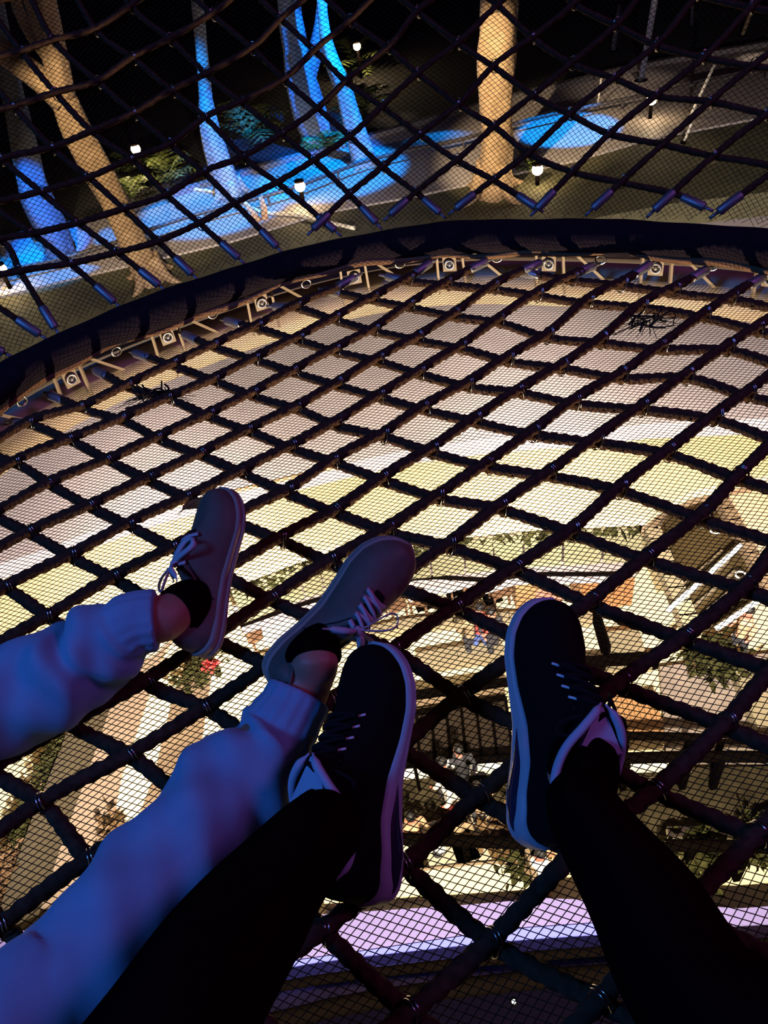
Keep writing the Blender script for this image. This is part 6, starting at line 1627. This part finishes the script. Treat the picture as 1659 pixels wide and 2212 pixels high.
for i, (x, y, n, lab) in enumerate(((1080, 1838, 420, 'dark shrub mass left on the lower terrace'), (1120, 1848, 420, 'dark shrub mass right on the lower terrace'), (1100, 1882, 200, 'small shrub on the top curved step'))):
    c = G(x, y, ZF + .6)
    s_ = empty('terrace_shrub', tuple(c - np.array([0, 0, .6])))
    tag(s_, lab, 'shrub')
    put(leafy(None, np.array([c, c + [.3, .1, .1]]), .22 if n > 300 else .14, n, .24, M_leaf if i else M_leafd, seed=50 + i), s_)
    put(MB().tube(np.array([c - [0, 0, .6], c]), .05, 6).build('stem', M_woodb, None, True), s_)
for i, (x, y, lab) in enumerate(((1505, 1418, 'dark leafy shrub above the grey paving, left'), (1545, 1440, 'dark leafy shrub above the grey paving, right'), (1620, 1830, 'olive shrub beside the right terrace edge'), (1500, 1850, 'low olive shrub next to the black trousers'))):
    c = G(x, y, -13.2)
    s_ = empty('paving_shrub', tuple(c - np.array([0, 0, .4])))
    tag(s_, lab, 'shrub')
    put(leafy(None, np.array([c, c + [.35, .1, .05]]), .17, 300, .22, M_leaf, seed=60 + i), s_)
    put(MB().tube(np.array([c - [0, 0, .4], c]), .05, 6).build('stem', M_woodb, None, True), s_)
ledge('olive_column', [(1590, 1440), (1660, 1606)], -13.7, .45, .4, M_olive, 'olive stone kerb running down the right paving', 'kerb')
# bollards with dark discs on the far floor
for i, (x, y) in enumerate(((1432, 930), (1550, 922), (1652, 914))):
    c = G(x, y, -9.6)
    b_ = empty('disc_stand', tuple(c))
    tag(b_, ['dark disc on a thin stand, leftmost on the yellow floor', 'dark disc on a thin stand, middle one under the ropes', 'dark disc on a thin stand at the right frame edge'][i], 'stand')
    MB().tube(np.array([(0, 0, .0), (0, 0, .06), (0, 0, .07)]), [.16, .16, .12], 16).build('disc', M_darkst, b_)
    MB().tube(np.array([(0, 0, .06), (0, 0, .42)]), .018, 6).build('post', M_darkst, b_)
struct(prism_px('floor_gallery', [(900, 966), (1060, 945), (1160, 936), (1250, 932), (1400, 913), (1659, 900), (2000, 880), (2000, 1000), (1640, 1030), (1500, 1060), (1425, 1095), (1398, 1118), (1130, 1132), (1000, 1146), (850, 1162), (730, 1178), (640, 1201), (490, 1258), (300, 1320), (0, 1420), (-300, 1540), (-420, 1400), (-200, 1293), (0, 1216), (100, 1184), (190, 1150), (350, 1094), (480, 1064), (620, 1030), (740, 1001)], -9.7, .2, mat('pale_gallery_stone', (0.80, 0.63, 0.30), .5, noise=(.3, (.84, .69, .38), .8))), 'pale yellow gallery floor just below the plaza edge')
c = G(849, 1012, ZF)
b_ = empty('sign_stand', tuple(c))
tag(b_, 'tiny white T-shaped sign stand on the yellow floor', 'sign')
MB().box((0, 0, .55), (.07, .07, 1.1)).build('post', M_white, b_)
MB().box((0, 0, 1.2), (.42, .06, .3)).build('board', M_white, b_)

# ------------------------------------------------------------------ the night garden beyond the barrier
ZG = -6.0
M_lawn = mat('night_lawn', (0.040, 0.036, 0.014), 0.75, noise=(1.6, (0.075, 0.066, 0.026), 0.45), bump=(30, 0.8, 0.05))
M_path = mat('grey_garden_path', (0.34, 0.29, 0.27), 0.6, noise=(1.2, (0.28, 0.24, 0.225), 0.6), bump=(25, 0.4, 0.02))
M_soil = mat('dark_garden_soil', (0.012, 0.010, 0.007), 0.9)
M_bark = mat('pale_bark', (0.34, 0.23, 0.13), 0.85, noise=(5, (0.22, 0.14, 0.075), 0.5), bump=(9, 0.9, 0.04))
M_barkg = mat('grey_bark', (0.30, 0.30, 0.28), 0.85, noise=(5, (0.18, 0.18, 0.17), 0.5), bump=(9, 0.9, 0.05))
M_bulb = mat('warm_bulb', (1, .9, .7), .5, emit=((1.0, 0.82, 0.5), 12))
M_frond = mat('palm_frond', (0.10, 0.14, 0.03), 0.5, noise=(4, (0.16, 0.18, 0.05), .5))

near = [(-500, 900), (0, 800), (150, 735), (300, 690), (450, 640), (600, 588), (750, 548), (870, 520), (1000, 508), (1200, 486), (1300, 468), (1450, 440), (1659, 415), (2100, 380)]
_g = [G(x, y, ZG) for x, y in near]
struct(MB().prism(_g + [np.array(p) for p in ((60., 5., ZG), (90., 110., ZG), (-90., 110., ZG), (-60., 6., ZG))], .5).build('garden_lawn', M_lawn), 'dark night lawn of the garden terrace')
pn = [(-500, 790), (-200, 690), (0, 640), (150, 602), (350, 556), (500, 520), (700, 458), (900, 422), (1050, 388), (1250, 344), (1400, 300), (1659, 250), (2100, 160)]
pf = [(2100, 30), (1659, 95), (1400, 140), (1250, 175), (1100, 212), (950, 252), (800, 296), (600, 352), (400, 412), (200, 476), (0, 520), (-200, 560), (-500, 620)]
struct(prism_px('garden_path', pn + pf, ZG + .05, .05, M_path), 'grey garden path running diagonally through the trees')
_g = [G(a, b + 3, ZG + .02) for a, b in pf[::-1]]
struct(MB().prism(_g + [np.array(p) for p in ((88., 108., ZG + .02), (-88., 108., ZG + .02), (-58., 12., ZG + .02))], .02).build('garden_bed', M_soil), 'black planting bed behind the path')
q = spline(np.array([G(x, y, ZG + .1) for x, y in pf[1:-1]]), .8)
mb = MB()
for a, b in zip(q[:-1], q[1:]):
    mb.bar(a, b + (b - a) * .02, .22, .16)
struct(mb.build('path_kerb', mat('dark_kerb', (.14, .12, .12), .7)), 'dark kerb along the far side of the path')
rail([(-200, 640), (0, 590), (200, 540), (400, 470), (620, 410), (800, 345), (1000, 300), (1100, 270), (1250, 235), (1659, 150)], ZG + .3, .05, mat('garden_rail', (.06, .05, .05), .5), 'low dark rail running along the middle of the garden path', 14, ZG)


def tree(name, px, widths, m, label, Yoff=0.0, branches=(), crown=True, seed=0, lean=0.0):
    base = G(px[0][0], px[0][1], ZG)
    Y = base[1]
    pts = [base - np.array([0, 0, .1])]
    for i, (x, y) in enumerate(px[1:]):
        pts.append(GY(x, y, Y + lean * (i + 1)))
    t = empty(name, tuple(base))
    tag(t, label, 'tree')
    dist = np.linalg.norm(base - CAM)

    def trunk(pts, wd, nm):
        pts = np.array(pts)
        path = spline(pts, .18)
        dd = [np.linalg.norm(p - CAM) * w_ / FPX / 2 for p, w_ in zip(pts, wd)]
        s_ = np.r_[0, np.cumsum(np.linalg.norm(np.diff(path, axis=0), axis=1))]
        sp = [s_[np.linalg.norm(path - p, axis=1).argmin()] for p in pts]
        rad = np.interp(s_, sp, dd)

        def radial(i, th):
            return 1 + .10 * np.sin(3 * th + seed + .25 * i) + .07 * np.sin(5 * th - .4 * i + seed) + .03 * np.sin(9 * th + i)
        V, F = tube(path, rad, 16, radial=radial)
        o = put(obj(nm, V, F, m), t)
        return pts[-1], o
    end, _ = trunk(pts, widths, 'trunk')
    tips = [end]
    for bp, bw in branches:
        bpts = [GY(x, y, Y + dy) for x, y, dy in bp]
        e, _ = trunk(bpts, bw, 'branch')
        tips.append(e)
    # root flare
    for k in range(4):
        a = k * 1.6 + seed
        r0 = dist * widths[0] / FPX / 2
        d = np.array([math.cos(a), math.sin(a), 0])
        rp = spline(np.array([base + d * r0 * .5 + [0, 0, r0 * 1.4], base + d * r0 * 1.1 + [0, 0, r0 * .35], base + d * r0 * 2.0 - [0, 0, .05]]), .1)
        V, F = tube(rp, np.linspace(r0 * .45, r0 * .15, len(rp)), 8)
        put(obj('root', V, F, m), t)
    if crown:
        for i, e in enumerate(tips):
            top = e + np.array([0, 0, 4.2])
            V, F = tube(spline(np.array([e, e + [.1, .1, 2.0], top]), .3), dist * widths[-1] / FPX / 2.6, 8)
            put(obj('limb', V, F, m), t)
            put(leafy(None, np.array([top, top + [0, 0, 1.5]]), .9, 420, .45, M_leaf, 'crown', seed=seed + 90 + i), t)
    return t


tree('forked_tree', [(330, 606), (300, 560), (262, 470), (215, 372), (170, 285), (140, 215)], [66, 54, 52, 54, 52, 46], M_bark, 'tall forked tree with pale bark lit warm, at the left', branches=[
    ([(140, 225, 0), (90, 175, .1), (30, 130, .3), (-60, 50, .5), (-120, -20, .7)], [46, 42, 38, 34, 30]),
    ([(142, 220, 0), (128, 150, -.1), (112, 70, -.2), (96, -20, -.3), (84, -90, -.3)], [38, 36, 34, 30, 28]),
    ([(120, 150, 0), (70, 80, .2), (40, 20, .3), (20, -60, .4)], [18, 20, 18, 16])], seed=1)
tree('pale_tree', [(1064, 420), (1068, 370), (1072, 290), (1070, 200), (1075, 100), (1082, 0), (1084, -90)], [80, 62, 58, 60, 68, 66, 60], M_bark, 'straight pale trunk lit warm, at the top centre right', seed=2)
tree('blue_lit_tree', [(690, 322), (676, 270), (655, 190), (640, 100), (625, 10), (612, -90)], [46, 58, 62, 44, 42, 40], M_barkg, 'thick trunk flooded in blue light at the top centre', branches=[([(658, 200, 0), (672, 150, -.1), (690, 60, -.2), (700, -40, -.2)], [30, 26, 22, 18])], seed=3)
tree('blue_lit_tree', [(790, 360), (774, 300), (756, 240), (740, 185), (716, 130), (700, 60), (690, -40)], [46, 40, 36, 32, 26, 20, 16], M_barkg, 'slimmer blue-lit trunk just right of the thick one', seed=4)
tree('blue_lit_tree', [(504, 432), (486, 380), (466, 320), (450, 265), (444, 215), (436, 120), (428, 20), (420, -60)], [54, 48, 44, 36, 24, 22, 20, 18], M_barkg, 'short blue-lit trunk left of centre', seed=5)
tree('blue_lit_tree', [(138, 560), (120, 515), (98, 470), (80, 435), (60, 360), (40, 260), (10, 120), (-20, -40)], [50, 54, 58, 56, 46, 40, 34, 30], mat('dark_bark', (.07, .07, .07), .9, bump=(9, .9, .05)), 'blue-lit trunk at the far left', seed=6)

# garden lamps
for i, (x, y, h_, lab, pw) in enumerate(((293, 322, 1.0, 'glowing garden lamp left, among palm fronds', 60), (648, 402, .5, 'glowing path lamp in the blue pool of light', 50), (771, 100, 1.0, 'glowing garden lamp at the top centre', 120), (1161, 366, .35, 'glowing low lamp right of the pale trunk', 25), (2, 582, .5, 'glowing path lamp at the left frame edge', 60), (1408, 215, .5, 'faint path lamp at the upper right', 25))):
    zc = ZG + h_
    c = G(x, y, zc)
    l_ = empty('garden_lamp', (c[0], c[1], ZG))
    tag(l_, lab, 'lamp')
    MB().tube(np.array([(0, 0, 0), (0, 0, h_ - .12)]), .05, 8).build('post', M_darkst, l_, True)
    MB().tube(np.array([(0, 0, h_ + .10), (0, 0, h_ + .14)]), .12, 10).build('cap', M_darkst, l_)
    MB().blob((0, 0, h_), .13, 12, 8).build('bulb', M_bulb, l_, True)
    pl_ = bpy.data.lights.new('lamp_light', 'POINT')
    pl_.energy = pw
    pl_.color = (1, .75, .42)
    pl_.shadow_soft_size = .05
    po = bpy.data.objects.new('lamp_light', pl_)
    COL.objects.link(po)
    po.location = (c[0], c[1] - .25, zc + .05)


def fronds(x, y, n, size, label, seed):
    r = np.random.default_rng(seed)
    c = G(x, y, ZG)
    t = empty('palm_shrub', tuple(c))
    tag(t, label, 'plant')
    for i in range(n):
        a = r.uniform(0, 2 * math.pi)
        el = r.uniform(.5, 1.3)
        L = size * r.uniform(.7, 1.2)
        u = np.linspace(0, 1, 9)
        sp = np.stack([np.cos(a) * L * u * math.cos(el), np.sin(a) * L * u * math.cos(el), L * (u * math.sin(el) - .45 * u ** 2.2)], 1)
        V, F = [], []
        for k in range(1, 9):
            d = sp[k] - sp[k - 1]
            d /= np.linalg.norm(d)
            sd = np.cross(d, [0, 0, 1])
            sd /= np.linalg.norm(sd) + 1e-9
            ll = L * .28 * math.sin(math.pi * (k + .5) / 10)
            for s_ in (1, -1):
                b = len(V)
                tip = sp[k] + sd * s_ * ll + d * ll * .5 - np.array([0, 0, .2 * ll])
                V += [sp[k] - d * .035 * L, sp[k] + d * .035 * L, tip, (sp[k] + tip) / 2 + np.array([0, 0, .03])]
                F += [(b, b + 1, b + 3), (b + 1, b + 2, b + 3), (b + 2, b, b + 3)]
        o = obj('frond', np.array(V), F, M_frond, t)
        V2, F2 = tube(sp, .012, 4)
        o2 = obj('frond_stem', V2, F2, M_frond, o)
    return t


fronds(365, 395, 11, 1.5, 'palm shrub right of the left garden lamp', 1)
fronds(285, 430, 9, 1.0, 'low palm shrub between the lamp and the forked trunk', 2)
fronds(300, 365, 9, 1.2, 'palm shrub around the left garden lamp', 3)
fronds(540, 300, 10, 1.7, 'palm shrub in the dark between the blue trunks', 4)
fronds(788, 240, 10, 1.8, 'palm shrub right of the slim blue trunk', 5)
fronds(770, 150, 9, 1.8, 'palm shrub below the top lamp', 6)
fronds(1150, 372, 9, .55, 'small shrub lit by the low lamp', 7)
fronds(715, 330, 9, 1.2, 'palm shrub between the two centre blue trunks', 8)

# pale hose, poles, stakes
hp = spline(np.array([G(x, y, ZG + .09) for x, y in ((392, 408), (440, 411), (500, 424), (560, 456), (640, 464), (700, 478), (766, 493))]), .2)
tag(MB().tube(hp, .045, 6).build('garden_hose', mat('pale_hose', (.75, .66, .5), .6), None, True), 'pale hose curling across the lit path', 'hose')
for i, (a, b, r_, col, lab) in enumerate((((1384, 178), (1418, -20), .09, (.16, .16, .26), 'blue-grey pole at the upper right'), ((1324, 112), (1340, 10), .08, (.10, .10, .18), 'dim blue-grey pole left of the brighter one'), ((1486, 262), (1548, 130), .035, (.8, .74, .62), 'thin white leaning pole on the path'), ((1290, 236), (1300, 160), .03, (.7, .62, .5), 'short thin white pole on the path'), ((1476, 310), (1500, 250), .03, (.8, .74, .6), 'thin white stake at the lawn edge'), ((1602, 80), (1640, -20), .06, (.3, .2, .12), 'brown pole in the top right corner'), ((1494, 60), (1498, -20), .06, (.07, .06, .12), 'dark pole near the top right'))):
    p0 = G(a[0], a[1], ZG)
    p1 = GY(b[0], b[1], p0[1])
    o = empty('garden_pole', tuple(p0))
    tag(o, lab, 'pole')
    put(MB().tube(np.array([p0, (p0 + p1) / 2, p1]), r_, 8).build('shaft', mat('pole_%d' % i, col, .5), None, True), o)
    put(MB().tube(np.array([p0, p0 + [0, 0, .06]]), r_ * 2.2, 10).build('foot', M_darkst, None), o)
for i, (a, b) in enumerate((((560, 482), (528, 436)), ((572, 478), (562, 424)))):
    p0 = G(a[0], a[1], ZG)
    p1 = GY(b[0], b[1], p0[1])
    tag(MB().tube(np.array([p0, (p0 + p1) / 2 + [.03, 0, 0], p1]), [.09, .08, .05], 7).build('wooden_stake', mat('peach_wood', (.6, .36, .2), .6), None, True), ['left peach wooden stake by the blue path', 'right peach wooden stake by the blue path'][i], 'stake')

# blue garden floods high in the trees, warm floods for the two pale trunks
BL = (0.0, 0.27, 1.0)
for i, (x, y, ang, pw) in enumerate(((110, 560, 22, 15000), (470, 450, 24, 20000), (720, 380, 24, 22000), (960, 330, 18, 22000), (1230, 285, 16, 26000))):
    c = G(x, y, ZG)
    spot('blue_garden_flood', tuple(c + np.array([1.0, -3.0, 9.5])), tuple(c), ang, BL, pw, .35, .05)
for i, (x, y, Y0, ang, pw) in enumerate(((665, 200, (690, 322), 22, 26000), (750, 240, (790, 360), 16, 22000), (460, 320, (504, 432), 14, 16000), (90, 470, (138, 560), 12, 40000))):
    c = GY(x, y, G(*Y0, ZG)[1])
    spot('blue_trunk_flood', tuple(c + np.array([2.5, -6.0, 6.0])), tuple(c), ang, (0.0, .16, 1.0), pw, .5, .05)
for i, (x, y, Y0, ang, pw) in enumerate(((210, 350, (330, 606), 30, 4200), (1070, 230, (1064, 420), 26, 10000))):
    c = GY(x, y, G(*Y0, ZG)[1])
    spot('warm_trunk_flood', tuple(c + np.array([(0.0, -3.5)[i], -6.0, 4.5])), tuple(c), ang, (1.0, .78, .48), pw, .6, .05)
for (x, y, pw, ang) in ((400, 420, 900, 10), (850, 260, 1500, 12), (1350, 190, 700, 26), (1640, 130, 1800, 10), (1450, 330, 600, 22)):
    c = G(x, y, ZG)
    spot('warm_path_flood', tuple(c + np.array([1.0, -2.0, 8.0])), tuple(c), ang, (1.0, .80, .62), pw, .9, .05)
